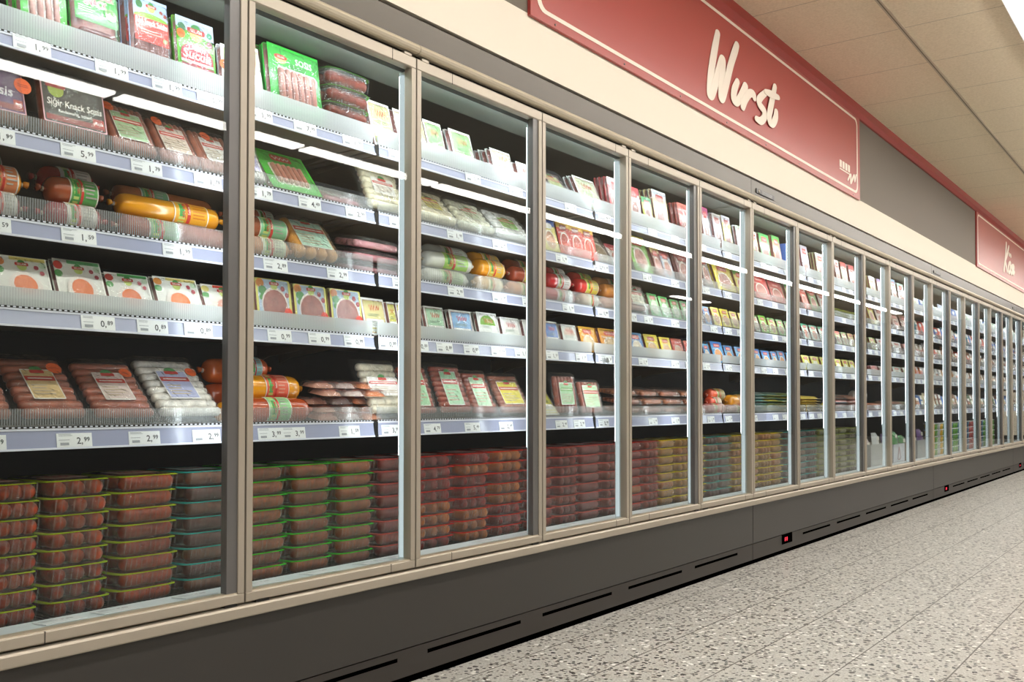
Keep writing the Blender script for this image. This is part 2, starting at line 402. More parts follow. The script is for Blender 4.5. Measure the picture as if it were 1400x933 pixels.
class Art:
    """flat print laid on a surface: map(u, v, height) gives the point"""
    def __init__(s, mb, mp): s.mb = mb; s.mp = mp; s.h = 0.0006
    def up(s): s.h += 0.00025; return s.h
    def poly(s, pts, col):
        h = s.up(); s.mb.add([s.mp(u, v, h) for u, v in pts], [tuple(range(len(pts)))], ink(col))
    def rect(s, u0, v0, u1, v1, col, n=1, m=None):
        h = s.up(); vs = []; fs = []
        for i in range(n + 1):
            u = u0 + (u1 - u0) * i / n
            for j in range(n + 1): vs.append(s.mp(u, v0 + (v1 - v0) * j / n, h))
        for i in range(n):
            for j in range(n):
                k = i * (n + 1) + j; fs.append((k, k + n + 1, k + n + 2, k + 1))
        s.mb.add(vs, fs, m or ink(col), n > 1)
    def rrect(s, u0, v0, u1, v1, r, col): s.poly(round_rect(u0, u1, v0, v1, r, 3), col)
    def disc(s, u, v, ru, rv, col, n=14, m=None):
        h = s.up(); pts = [(u + ru * math.cos(2 * math.pi * i / n), v + rv * math.sin(2 * math.pi * i / n)) for i in range(n)]
        s.mb.add([s.mp(u, v, h)] + [s.mp(a, b, h) for a, b in pts], [(0, 1 + i, 1 + (i + 1) % n) for i in range(n)], m or ink(col))
    def text(s, t, u, v, hgt, col, maxw=None, slant=0.0, rot=0.0):
        vs, fs, W, H = text_shape(t)
        k = hgt / H; kx = k
        if maxw and W * k > maxw: kx = maxw / W
        h = s.up(); cr, sr = math.cos(rot), math.sin(rot); out = []
        for a, b in vs:
            p = (a - W / 2) * kx + slant * b * k; q = (b - H / 2) * k
            out.append(s.mp(u + p * cr - q * sr, v + p * sr + q * cr, h))
        s.mb.add(out, fs, ink(col))
    def otext(s, t, u, v, hgt, col, edge, maxw=None, slant=0.0):
        d = hgt * 0.07
        for a, b in ((-d, 0), (d, 0), (0, d), (0, -d)):
            s.text(t, u + a, v + b, hgt * 1.02, edge, maxw, slant); s.h -= 0.00025
        s.h += 0.00025
        s.text(t, u, v, hgt, col, maxw, slant)
    def lines(s, u0, v0, u1, v1, n, col, rnd=True):
        """small print too fine to read"""
        h = s.up(); ph = (v1 - v0) / n
        for i in range(n):
            v = v0 + ph * (i + .3); L = (u1 - u0) * (random.uniform(.55, 1) if rnd else 1)
            s.mb.add([s.mp(u0, v, h), s.mp(u0 + L, v, h), s.mp(u0 + L, v + ph * .4, h), s.mp(u0, v + ph * .4, h)], [(0, 1, 2, 3)], ink(col))
    def squiggle(s, u0, v0, u1, v1, col):
        """hand lettered brand stroke"""
        h = s.up(); n = 26; th = (v1 - v0) * .16; P = []
        for i in range(n + 1):
            t = i / n; P.append((u0 + (u1 - u0) * t, (v0 + v1) / 2 + (v1 - v0) * .34 * math.sin(t * 26 + .6) * (1 - .3 * t)))
        for i in range(n):
            (a, b), (c, d) = P[i], P[i + 1]
            s.mb.add([s.mp(a, b - th, h), s.mp(c, d - th, h), s.mp(c, d + th, h), s.mp(a, b + th, h)], [(0, 1, 2, 3)], ink(col))
def flat(x):
    return lambda u, v, h: (x + h, u, v)

# ================================================================= SETTING
Y0, Y1, XR, ZC = -4.0, 24.0, 7.6, 2.76
b = MB(); b.box(-0.9, XR, Y0, Y1, -0.05, 0.0, M_FLOOR); struct(b, 'floor')
b = MB(); b.box(-0.9, XR, Y0, Y1, ZC, ZC + 0.05, M_CEIL); struct(b, 'ceiling')
b = MB(); b.box(-0.9, -0.84, Y0, Y1, 0, ZC, M_CREAM); struct(b, 'wall_left')
b = MB(); b.box(XR, XR + .06, Y0, Y1, 0, ZC, M_WALLFAR); struct(b, 'wall_right')
b = MB(); b.box(-0.9, XR, Y1, Y1 + .06, 0, ZC, M_WALLFAR); struct(b, 'wall_far')
b = MB(); b.box(-0.9, XR, Y0 - .06, Y0, 0, ZC, M_WALLFAR); struct(b, 'wall_near')
# bulkhead above the coolers: cream band, taupe panel, red cornice
b = MB(); b.box(-0.84, -0.002, Y0, Y1, 1.966, 2.158, M_CREAM); struct(b, 'trim_1')
b = MB(); b.box(-0.84, -0.002, Y0, Y1, 2.158, ZC, M_PANEL); struct(b, 'trim_2')
b = MB(); b.prism_y([(-.002, 2.690), (0.012, 2.690), (0.030, 2.715), (0.034, ZC), (-.002, ZC)], Y0, Y1, M_REDTRIM); struct(b, 'trim_3')
# ceiling runner (T bar)
M_TBAR = pbr('ceiling grid bar', '#b5a690', rough=0.6)
b = MB(); b.box(.585, .609, Y0, Y1, ZC - .006, ZC, M_TBAR); b.box(.594, .600, Y0, Y1, ZC - .0065, ZC - .0058, pbr('grid shadow gap', '#6b5f50', rough=.8)); struct(b, 'trim_4')
for i, xx in enumerate((1.81, 3.02, 4.23, 5.44, 6.65)):
    b = MB(); b.box(xx - .012, xx + .012, Y0, Y1, ZC - .006, ZC, M_TBAR); struct(b, 'trim_%d' % (5 + i))

# ---------------------------------------------------------------- ceiling lights
hb = MB(); hb.prism_y([(-.115, 0), (-.10, -.035), (.10, -.035), (.115, 0)], 0.015, 1.485, M_WHITE); HOUS = hb.mesh('light_housing')
tb = MB(); tb.prism_y([(-.065, -.036), (-.06, -.052), (.06, -.052), (.065, -.036)], 0.03, 1.47, M_TUBE); TUBE = tb.mesh('light_diffuser')
for r, (lx, rowname) in enumerate(((1.19, 'row above the aisle'), (3.55, 'second row out'), (5.85, 'third row out'))):
    k = 0; y = 0.24 - 1.5 * 2
    while y < 20:
        if r == 2 and (y < 14 or y > 16): y += 1.5; continue
        e = empty('ceiling_light', (lx, y, ZC - .0005))
        tag(e, 'white strip light under the ceiling, %s, %s along' % (rowname, ['first', 'second', 'third', 'fourth', 'fifth', 'sixth', 'seventh', 'eighth', 'ninth', 'tenth', 'eleventh', 'twelfth', 'thirteenth', 'fourteenth', 'fifteenth', 'sixteenth'][k]), 'ceiling light', 'ceiling strip lights')
        inst('housing', HOUS, e); inst('diffuser', TUBE, e)
        y += 1.5; k += 1

# ---------------------------------------------------------------- signs
def strokes(mb, paths, x, m, z_squash=0.62):
    """brush strokes: paths of (y, z, half width); wider along the aisle than in height"""
    for P in paths:
        # smooth with Catmull-Rom
        Q = []
        for i in range(len(P) - 1):
            p0 = P[max(i - 1, 0)]; p1 = P[i]; p2 = P[i + 1]; p3 = P[min(i + 2, len(P) - 1)]
            for k in range(6):
                t = k / 6
                Q.append(tuple(0.5 * ((2 * p1[j]) + (-p0[j] + p2[j]) * t + (2 * p0[j] - 5 * p1[j] + 4 * p2[j] - p3[j]) * t * t + (-p0[j] + 3 * p1[j] - 3 * p2[j] + p3[j]) * t ** 3) for j in range(3)))
        Q.append(P[-1])
        for (a0, b0, w0), (a1, b1, w1) in zip(Q[:-1], Q[1:]):
            x += 2.5e-5
            # hull of two flattened discs
            d = math.atan2((b1 - b0) / z_squash, a1 - a0); pts = []
            for k in range(7):
                q = d + math.pi / 2 + math.pi * k / 6; pts.append((a0 + w0 * math.cos(q), b0 + w0 * z_squash * math.sin(q)))
            for k in range(7):
                q = d - math.pi / 2 + math.pi * k / 6; pts.append((a1 + w1 * math.cos(q), b1 + w1 * z_squash * math.sin(q)))
            n = len(pts)
            mb.add([(x + .002, p[0], p[1]) for p in pts] + [(x, p[0], p[1]) for p in pts], [tuple(range(n))] + [(i, n + i, n + (i + 1) % n, (i + 1) % n) for i in range(n)], m)
def pxpath(pts, sx, sy, ox, oy, wd):
    out = []
    for p in pts:
        y, z = on_plane(ox + p[0] / sx, oy + p[1] / sy, .014)
        out.append((y, z, wd * (p[2] if len(p) > 2 else 1)))
    return out
def sign(y0, y1, label, word, name):
    e = empty('wall_sign', (0, y0, 2.14)); tag(e, label, 'sign', 'red department signs')
    z0, z1 = 2.150, 2.692
    q = MB(); q.box(-.002, .011, y0, y1, z0, z1, M_SIGN); o = q.build('sign_panel', e, (0, -y0, -2.14))
    q = MB()
    a = round_rect(y0 + .035, y1 - .05, z0 + .03, z1 - .02, .05, 5); c = round_rect(y0 + .060, y1 - .072, z0 + .045, z1 - .035, .04, 5); n = len(a)
    q.add([(.0125, p[0], p[1]) for p in a] + [(.0125, p[0], p[1]) for p in c], [(i, (i + 1) % n, n + (i + 1) % n, n + i) for i in range(n)], M_SIGNWHITE)
    q.build('border_line', e, (0, -y0, -2.14))
    q = MB(); strokes(q, word, .012, M_SIGNWHITE); q.build('lettering', e, (0, -y0, -2.14))
    q = MB()
    A = Art(q, flat(.0115))
    # small two line emblem in the lower corner: block letters over a script word
    A.h = .001
    for k in range(4):
        yy = y1 - .42 + k * .055
        q.box(.0115, .0127, yy, yy + .04, 2.290, 2.335, M_SIGNWHITE)
    q.box(.0115, .0127, y1 - .42, y1 - .2, 2.275, 2.283, M_SIGNWHITE)
    strokes(q, [[(y1 - .26, 2.235, .010), (y1 - .2, 2.28, .012), (y1 - .2, 2.225, .011), (y1 - .13, 2.29, .012), (y1 - .12, 2.25, .01), (y1 - .09, 2.30, .008)]], .0115, M_SIGNWHITE)
    q.build('emblem', e, (0, -y0, -2.14))
    for k in range(8):
        yy = y0 + .15 + k * (y1 - y0 - .3) / 7; q = MB()
        q.tube([(.011, yy, z0 + .012), (.014, yy, z0 + .012)], .004, M_ALU_GREY, 8)
        q.build('screw_head', e, (0, -y0, -2.14))
s = 2.8
WURST = [pxpath(P, s, s, 700, 0, .032) for P in (
    [(788, 126, .8), (776, 190), (762, 280), (757, 350), (762, 366, 1.05), (773, 340), (790, 275), (805, 226), (806, 262), (801, 330), (802, 378, 1.05), (815, 340), (836, 250), (853, 195), (860, 172, .85)],
    [(862, 312, .8), (850, 345), (848, 378), (858, 392), (874, 372), (892, 330)], [(892, 330, .9), (884, 372), (882, 412, .8)],
    [(882, 412, .8), (892, 380), (908, 358), (922, 362), (926, 378, .7)],
    [(968, 356, .8), (946, 378), (946, 400), (962, 424), (964, 448), (950, 464), (934, 456, .8)],
    [(1004, 332, .8), (992, 390), (982, 445), (986, 470), (996, 474), (1006, 452), (1008, 428, .8)],
    [(968, 352, .7), (990, 362), (1016, 374, .7)])]
s = 878 / 160.0
KAESE = [pxpath(P, s, s, 1240, 330, .034) for P in (
    [(746, 14, .8), (742, 90), (734, 170), (728, 222)],
    [(764, 40, .8), (752, 100), (738, 142)], [(738, 142), (745, 185), (752, 226)],
    [(774, 160), (764, 175), (760, 215), (766, 238), (774, 215), (776, 165)], [(776, 165), (776, 215), (780, 242)],
    [(766, 98), (766.5, 104)], [(777, 106), (777.5, 112)],
    [(790, 182), (783, 196), (790, 220), (785, 244)],
    [(790, 222), (799, 208), (800, 190), (795, 186), (791, 215), (796, 246), (803, 232)])]
sign(2.646, 6.385, 'long dusty red sign reading Wurst above the cooler doors', WURST, 'w')
sign(10.16, 13.9, 'further dusty red sign reading Käse, high on the wall', KAESE, 'k')

# ================================================================= COOLERS
SHELF_Z = [1.602, 1.397, 1.208, 1.017, 0.758]        # top of each shelf board
RAIL_LO = [1.571, 1.360, 1.171, 0.979, 0.713]
RISER_H = [0.060, 0.040, 0.052, 0.046, 0.044]
RISER_M = [M_RISER_FROST, M_RISER, M_RISER, M_RISER_FROST, M_RISER]
XS = -0.165                                           # front of the shelves
ORD = ['first', 'second', 'third', 'fourth', 'fifth', 'sixth', 'seventh', 'eighth', 'ninth', 'tenth', 'eleventh', 'twelfth', 'thirteenth', 'fourteenth', 'fifteenth', 'sixteenth', 'seventeenth', 'eighteenth', 'nineteenth', 'twentieth', 'twenty-first', 'twenty-second', 'twenty-third', 'twenty-fourth']
def bound(k):      # door boundary k (0 = start of the first cooler)
    return 0.82 + 0.63 * k + (0.022 if k % 2 else 0.0)

def make_cooler(c):
    ya = 0.82 + 3.78 * c; yb = ya + 3.78
    e = empty('refrigerated_cabinet', (-.4, ya, 0))
    tag(e, ['tall glass-door cooler nearest the camera, holding vacuum packs and tray stacks', 'second tall glass-door cooler, with yellow and teal tray stacks below', 'third tall glass-door cooler along the wall, cartons in its well', 'fourth and last visible glass-door cooler at the edge of the photograph'][c], 'cooler', 'glass-door coolers along the wall')
    off = (.4, -ya, 0)
    g = 0.002
    q = MB()
    q.box(-.80, -.72, ya + g, yb - g, .10, 1.955, M_INNER)
    q.box(-.72, -.02, ya + g, yb - g, .10, .30, M_INNER)
    q.box(-.72, -.02, ya + g, yb - g, 1.90, 1.955, M_INNER)
    if c == 0: q.box(-.72, -.03, ya + g, ya + .012, .30, 1.90, M_INNER)
    q.build('cabinet_body', e, off)
    q = MB(); q.box(-.02, -.004, ya + .003, yb - .003, .105, .299, M_BASE); q.build('base_panel', e, off)
    # kick panel with long vent slots
    q = MB(); q.box(-.06, -.012, ya + .003, yb - .003, .0, .022, M_DARK)  # black strip at the foot stands in for the shadow under the panel
    q.box(-.03, -.006, ya + .003, yb - .003, .022, .101, M_KICK)
    for k in range(6):
        yy = ya + .05 + .6 * k + .07
        if yy + .47 < yb - .02 and not (c >= 1 and k == 0):
            q.box(-.008, -.0052, yy, yy + .47, .071, .082, M_DARK)
    kp = q.build('kick_panel', e, off)
    if c >= 1:
        q = MB(); yy = ya + .40
        q.box(-.012, -.002, yy, yy + .145, .052, .104, M_DARK)
        t = q.build('temperature_display', kp)
        A = MB()
        D_ = Art(A, flat(-.002)); D_.h = .0003
        for k, (dy, hh) in enumerate(((.035, .02), (.062, .02))):
            A.box(-.0018, -.0012, yy + dy, yy + dy + .010, .084, .086, M_REDLED); A.box(-.0018, -.0012, yy + dy, yy + dy + .010, .074, .076, M_REDLED)
            A.box(-.0018, -.0012, yy + dy, yy + dy + .003, .066, .086, M_REDLED)
        # digits belong to the display face
        me = A.mesh('digits')
        base = t.data
        D2 = MB(); D2.v = [tuple(v.co) for v in base.vertices]; D2.f = [tuple(p.vertices) for p in base.polygons]; D2.m = [0] * len(D2.f); D2.sm = [False] * len(D2.f); D2.mats = [M_DARK]
        D2.add(A.v, A.f, M_REDLED); t.data = D2.mesh('temperature_display')
    # ledge below the doors
    q = MB()
    q.prism_y([(-.03, .300), (.010, .300), (.012, .303), (.012, .323), (.008, .3275), (-.03, .3275)], ya + .001, yb - .001, M_ALU)
    q.build('lower_ledge', e, off)
    # top: dark gap, rounded pale cap, steel header
    q = MB(); q.box(-.045, -.012, ya + .001, yb - .001, 1.837, 1.846, M_GAP); q.build('door_track', e, off)
    q = MB()
    prof = [(-.04, 1.846)] + [(.004 + .014 * math.sin(math.radians(a)), 1.860 - .014 * math.cos(math.radians(a))) for a in range(0, 181, 30)] + [(-.04, 1.874)]
    for k in range(3):
        q.prism_y(prof, ya + 1.26 * k + .001, ya + 1.26 * k + 1.259, M_ALU_CAP)
    q.build('cap_rail', e, off)
    q = MB(); q.box(-.04, -.004, ya + .002, yb - .002, 1.8745, 1.955, M_STEEL)
    q.build('header_panel', e, off)
    if c >= 1:
        q = MB(); q.box(-.004, .001, ya + .06, ya + .30, 1.895, 1.918, M_BLACK)
        q.tube([(.001, ya + .09, 1.906), (.0025, ya + .09, 1.906)], .009, M_ALU, 10)
        for k in range(3): q.box(.001, .002, ya + .13, ya + .27, 1.899 + .006 * k, 1.902 + .006 * k, M_ALU_GREY)
        q.build('maker_plate', e, off)
    # canopy inside: lamp, steel nose and honeycomb grille
    q = MB(); q.box(-.22, -.085, ya + .004, yb - .004, 1.827, 1.835, M_GRILLE); q.build('air_grille', e, off)
    q = MB(); q.prism_y([(-.084, 1.822), (-.050, 1.800), (-.050, 1.86), (-.084, 1.86)], ya + .004, yb - .004, M_NOSE); cn = q.build('canopy_nose', e, off)
    q = MB()
    for k in range(6):
        yy = ya + .63 * k
        q.add([(-.083, yy + .05, 1.8205), (-.083, yy + .58, 1.8205), (-.072, yy + .58, 1.8134), (-.072, yy + .05, 1.8134)], [(0, 1, 2, 3)], M_CANOPY)
    q.build('canopy_lamp', cn)
    # well: white lip, dark wire floor
    q = MB(); q.prism_y([(-.022, .300), (-.022, .352), (-.165, .343), (-.165, .300)], ya + .004, yb - .004, M_WHITE); q.build('well_lip', e, off)
    q = MB(); q.box(-.72, -.167, ya + .004, yb - .004, .30, .328, M_INNER)
    for k in range(9): q.box(-.66, -.168, 0, 0, 0, 0, M_GAP) if False else None
    n = int(3.76 / .0125)
    for k in range(n):
        yy = ya + .01 + k * .0125
        q.box(-.60, -.170, yy, yy + .004, .328, .333, M_GAP)
    q.build('wire_floor', e, off)
    # uprights with LED strips
    for k in range(7):
        kk = 6 * c + k
        y = bound(kk)
        m0 = y - .010 if k > 0 else y + .0015; m1 = y + .010 if k < 6 else y - .0015
        q = MB(); q.box(-.060, -.031, m0, m1, .345, 1.80, M_WHITE); mu = q.build('mullion', e, off)
        q = MB()
        # the diodes sit on the inner face and shine on the shelves
        q.box(-.0615, -.0600, m0 + .001, m1 - .001, .66, 1.79, M_LEDSTRIP)
        if k > 0: q.box(-.056, -.040, m0 - .0008, m0, .36, 1.79, M_LEDSIDE)
        if k < 6: q.box(-.056, -.040, m1, m1 + .0008, .36, 1.79, M_LEDSIDE)
        q.build('light_strip', mu)
    # shelves, three bays wide
    for lv in range(5):
        for bay in range(3):
            s0 = ya + 1.26 * bay + .008; s1 = ya + 1.26 * (bay + 1) - .008
            zt, zr = SHELF_Z[lv], RAIL_LO[lv]
            q = MB()
            q.box(-.62, XS - .006, s0, s1, zt - .016, zt - .001, M_SHELF)
            for yy in (s0 + .03, s1 - .045):
                q.plate([(yy, zt - .016), (yy, zt - .02), (yy + .012, zt - .02), (yy + .012, zt - .016)], -.60, XS - .03, M_SHELF)
                q.prism_y([(-.66, zt - .016), (-.66, zt - .07), (-.60, zt - .05), (-.30, zt - .02), (-.30, zt - .016)], yy, yy + .003, M_SHELF)
            sh = q.build('shelf', e, off)
            q = MB()
            q.prism_y([(XS - .007, zr + .004), (XS + .002, zr), (XS + .005, zr + .003), (XS - .001, zt - .002), (XS - .007, zt)], s0, s1, M_RAIL)
            q.box(XS + .001, XS + .0068, s0, s1, zr - .001, zr + .0035, M_RAILLIP)
            q.box(XS - .004, XS + .001, s0, s1, zt - .004, zt + .0005, M_RAILLIP)
            # dotted slot line of the riser holder
            q.box(XS - .0038, XS - .0006, s0, s1, zt + .001, zt + .0055, M_GAP)
            nd = int((s1 - s0) / .0125)
            for k in range(nd if c == 0 else 0):
                q.box(XS - .003, XS, s0 + k * .0125 + .003, s0 + k * .0125 + .009, zt + .0018, zt + .0048, M_RAILLIP)
            q.box(XS - .004, XS + .004, s1 - .001, s1 + (.015 if bay < 2 else .007), zr, zt, M_BLACK)
            q.build('price_rail', sh)
            q = MB(); q.box(XS - .0055, XS - .004, s0 + .002, s1 - .002, zt + .004, zt + RISER_H[lv], RISER_M[lv])
            q.build('front_riser', sh)
    # doors
    for k in range(6):
        kk = 6 * c + k
        d0, d1 = bound(kk) + .003, bound(kk + 1) - .003
        q = MB(); odd = k % 2           # even doors end at an "odd" boundary (wide grip profile)
        zb, zt = .332, 1.836
        def member(y0, y1, z0, z1, m, xa=-.028, xb=.0):
            q.prism_y([(xa, z0), (xb - .003, z0), (xb, z0 + .003), (xb, z1 - .003), (xb - .003, z1), (xa, z1)], y0, y1, m)
        member(d0, d1, zb, .357, M_ALU); member(d0, d1, 1.802, zt, M_ALU)
        q.box(-.028, 0, d0, d0 + .018, .357, 1.802, M_ALU); q.box(-.028, 0, d1 - .018, d1, .357, 1.802, M_ALU)
        if not odd:
            q.box(-.026, -.004, d1 - .048, d1 - .018, .357, 1.802, M_ALU_GREY)     # grip profile
        q.box(-.027, -.003, d0 + .018, d1 - .018, .357, .3595, M_ALU_CAP)
        # corner cover seams and closer notches
        ys = (d1 - .10) if odd else (d0 + .16)
        for z0, z1 in ((zb, .357), (1.802, zt)): q.box(-.001, .0006, ys, ys + .0015, z0, z1, M_GAP)
        q.box(-.02, .001, (d1 - .05) if odd else (d0 + .02), (d1 - .02) if odd else (d0 + .05), 1.834, 1.842, M_ALU)
        q.box(-.02, .0005, d1 - .055 if not odd else d0 + .03, d1 - .02 if not odd else d0 + .07, .3275, .333, M_BLACK)
        dr = q.build('cabinet_door', e, off)
        q = MB(); q.box(-.017, -.010, d0 + .012, d1 - .012, .350, 1.806, M_GLASS)
        gp = q.build('glass_pane', dr)
for c in range(4): make_cooler(c)

# ================================================================= PRODUCTS
# a product model is a list of (part name, mesh, [sub-parts]); placing it shares the meshes
def place(model, name, label, cat, group, loc, rot=(0, 0, 0)):
    if len(model) == 1 and not model[0][2]:
        o = bpy.data.objects.new(name, model[0][1]); COL.objects.link(o); o.location = loc; o.rotation_euler = rot
        return tag(o, label, cat, group)
    e = empty(name, loc, rot); tag(e, label, cat, group)
    for pn, me, subs in model:
        o = inst(pn, me, e)
        for sn, sm in subs: inst(sn, sm, o)
    return e

def sticker(A, u, v, r, col='#ff6a1f'):
    A.disc(u, v, r, r, col, 16); A.lines(u - r * .6, v - r * .2, u + r * .7, v + r * .25, 2, '#c23a10')
def brand_oval(A, u, v, r):
    """green dome over a red plaque with pale letters over a lime field"""
    A.disc(u, v - r * .15, r * .8, r * .75, '#cfe07a'); A.disc(u, v + r * .55, r * .62, r * .5, '#3f9a46')
    A.rrect(u - r * 1.1, v - r * .05, u + r * 1.1, v + r * .55, r * .2, '#c9302c'); A.text('SELAM', u, v + r * .25, r * .38, '#f7e9d8', r * 1.9)

def art_hindi(q, A, w, h, t):
    A.rect(-w * .46, h * .45, w * .46, h * .98, '#3aa63a'); A.disc(w * .30, h * .93, w * .14, h * .06, '#f2f2ee')
    A.disc(w * .24, h * .95, w * .035, w * .035, '#b03a4a'); A.disc(w * .36, h * .92, w * .035, w * .035, '#b03a4a')
    A.rect(-w * .46, h * .90, w * .10, h * .98, '#bfe070')
    A.otext('HİNDİ MİNİK', -.02 * w, h * .80, h * .085, '#c22f3c', '#fbf4ef', w * .8); A.otext('SNACK', -.02 * w, h * .69, h * .085, '#c22f3c', '#fbf4ef', w * .5)
    A.lines(-w * .4, h * .55, w * .1, h * .63, 3, '#d9f0d0'); A.disc(w * .3, h * .6, w * .12, h * .07, '#e9e2d2'); A.disc(w * .3, h * .63, w * .11, h * .035, '#5f8f3f')
    for k in range(3): q.capsule((t * .9, -w * .40, h * (.12 + .1 * k)), (t * .9, w * .40, h * (.12 + .1 * k)), h * .05, meat('#7c4a48'))
def art_redsnack(q, A, w, h, t):
    A.rect(-w * .46, h * .72, w * .46, h * .98, '#b9cfee'); A.disc(0, h * .74, w * .46, h * .06, '#8cc63f')
    A.disc(-w * .3, h * .88, w * .09, h * .05, '#3c7d3e'); brand_oval(A, w * .02, h * .87, w * .13)
    A.disc(w * .28, h * .85, w * .05, w * .05, '#a8483f'); A.disc(w * .38, h * .82, w * .05, w * .05, '#a8483f')
    A.rect(-w * .46, h * .43, w * .46, h * .73, '#d94a3f'); A.otext('Red Snack Salam', 0, h * .68, h * .075, '#fff5ef', '#b0322c', w * .85)
    A.lines(-w * .3, h * .53, w * .3, h * .59, 2, '#f5c7b8'); A.disc(w * .34, h * .50, w * .06, w * .06, '#a3c98f')
    for k in range(7): q.capsule((t * .8, w * (-.39 + .13 * k), h * .03), (t * .8, w * (-.39 + .13 * k), h * .52), w * .062, meat('#8a5a57'), 8)
def art_sucuk(q, A, w, h, t):
    A.rect(-w * .47, h * .76, w * .47, h * .985, '#c9d8f2'); A.poly([(-w * .47, h * .02), (w * .47, h * .02), (w * .47, h * .74), (0, h * .80), (-w * .47, h * .84)], '#5fb52e')
    A.disc(-w * .33, h * .84, w * .1, h * .06, '#3f7d54'); brand_oval(A, w * .02, h * .80, w * .2); A.disc(w * .35, h * .83, w * .07, w * .07, '#4fa27a'); A.disc(w * .34, h * .70, w * .08, w * .08, '#8d3d4c')
    A.disc(0, h * .50, w * .40, h * .16, '#c02a38'); A.rect(-w * .40, h * .40, w * .40, h * .50, '#c02a38')
    A.text('Dilim', 0, h * .60, h * .085, '#fdf3ee', w * .5, .15); A.text('Sucuk', 0, h * .50, h * .13, '#fdf3ee', w * .74, .15)
    A.rect(-w * .4, h * .375, w * .4, h * .41, '#f4dcd8'); A.lines(-w * .36, h * .38, w * .36, h * .405, 2, '#b04050')
    A.rect(-w * .4, h * .04, -w * .03, h * .36, '', 1, meat('#a8525a')); A.rect(w * .06, h * .04, w * .4, h * .36, '', 1, meat('#a8525a'))
def art_sosis(q, A, w, h, t):
    A.rect(-w * .47, h * .02, w * .47, h * .98, '#35b53e')
    A.disc(-w * .24, h * .80, w * .10, h * .06, '#c9dd86'); A.disc(-w * .24, h * .83, w * .12, h * .035, '#cf3b32'); A.text('SELAM', -w * .24, h * .83, h * .03, '#f7e9d8', w * .2)
    A.text('SOSIS', w * .18, h * .83, h * .085, '#f7fff4', w * .42); A.lines(-w * .08, h * .71, w * .34, h * .77, 3, '#1c6a28')
    A.rrect(-w * .32, h * .22, w * .38, h * .70, w * .05, '#e9e4df')
    for k in range(6): q.capsule((t + .0035, w * (-.27 + .115 * k), h * .24), (t + .0035, w * (-.27 + .115 * k), h * .68), w * .054, meat('#b27c70'), 8)
    A.h += .007; A.disc(w * .30, h * .60, w * .085, w * .085, '#d9dfe4'); A.text('Halal', w * .30, h * .60, w * .04, '#39506b', w * .13)
def art_ring(ring, field, corner):
    def f(q, A, w, h, t):
        A.rect(-w * .47, h * .02, w * .47, h * .98, '#f4f3ec'); A.disc(-w * .38, h * .86, w * .09, h * .08, corner); A.disc(-w * .40, h * .70, w * .08, h * .07, '#5da35d')
        A.disc(w * .38, h * .84, w * .07, h * .06, '#cfe6c6'); A.rect(-w * .2, h * .90, w * .44, h * .965, field)
        brand_oval(A, 0, h * .80, w * .11); A.disc(w * .25, h * .78, w * .045, w * .045, '#b4404c'); A.disc(w * .34, h * .68, w * .045, w * .045, '#b4404c')
        A.disc(0, h * .40, w * .30, h * .28, '#f7ece4'); A.disc(0, h * .43, w * .21, h * .19, ring); A.rect(-w * .44, h * .05, w * .44, h * .12, '#dbe8c9')
    return f
def art_meatdisc(q, A, w, h, t):
    A.rrect(-w * .48, h * .02, w * .48, h * .98, w * .05, '#e6df7a'); A.rrect(-w * .42, h * .05, w * .42, h * .96, w * .04, '#bcd2ea')
    A.disc(-w * .36, h * .88, w * .11, h * .09, '#e88f3c'); A.disc(-w * .30, h * .74, w * .12, h * .09, '#3f8a44'); A.disc(-w * .33, h * .60, w * .07, h * .06, '#4c9a50')
    A.disc(w * .02, h * .46, w * .37, h * .36, '#efe3dd'); A.disc(w * .02, h * .44, w * .34, h * .33, '', 20, meat('#9c5750'))
    brand_oval(A, w * .02, h * .86, w * .12); A.disc(w * .25, h * .80, w * .06, w * .06, '#a8434f'); A.disc(w * .36, h * .68, w * .06, w * .06, '#a8434f')
    A.squiggle(-w * .22, h * .17, w * .22, h * .30, '#2b2f4d'); A.lines(-w * .3, h * .08, w * .25, h * .16, 2, '#efe7df')
    sticker(A, w * .36, h * .33, w * .11, '#f23b26')
def art_card(top, base='#f6f6f0', low=None, arch=False, clip_film=True):
    def f(q, A, w, h, t):
        A.rect(-w * .47, h * .02, w * .47, h * .98, base)
        if arch:
            A.disc(0, h * .62, w * .36, h * .28, top); A.rect(-w * .36, h * .12, w * .36, h * .60, '#eef0ea'); A.rect(-w * .36, h * .10, w * .36, h * .2, low or top)
        else:
            A.rrect(-w * .40, h * .08, w * .42, h * .92, w * .03, '#d98b80'); A.rrect(-w * .385, h * .09, w * .405, h * .91, w * .03, top)
            A.rect(-w * .36, h * .22, w * .36, h * .44, '#f4f5f3'); A.rect(-w * .36, h * .11, w * .36, h * .18, low or '#e7e9e1')
        A.squiggle(-w * .18, h * .64, w * .24, h * .82, '#d8352f'); A.lines(-w * .28, h * .50, w * .26, h * .58, 2, '#6d8a72'); A.lines(-w * .28, h * .26, w * .2, h * .40, 3, '#9aa0a0')
    return f
def art_panel(field, accent, mt, disc=None):
    """bright printed pack: coloured field, rounded food window, accent band"""
    def f(q, A, w, h, t):
        A.rect(-w * .47, h * .02, w * .47, h * .98, field); A.rect(-w * .47, h * .80, w * .47, h * .98, accent)
        A.disc(0, h * .38, w * .33, h * .30, '#f1e9dd'); A.disc(0, h * .36, w * .29, h * .27, '', 14, meat(mt))
        A.rrect(-w * .25, h * .72, w * .25, h * .88, w * .04, disc or '#d8352f'); A.squiggle(-w * .2, h * .75, w * .2, h * .85, '#fbf3e6'); A.lines(-w * .4, h * .62, w * .3, h * .68, 2, '#f7f2e4')
    return f
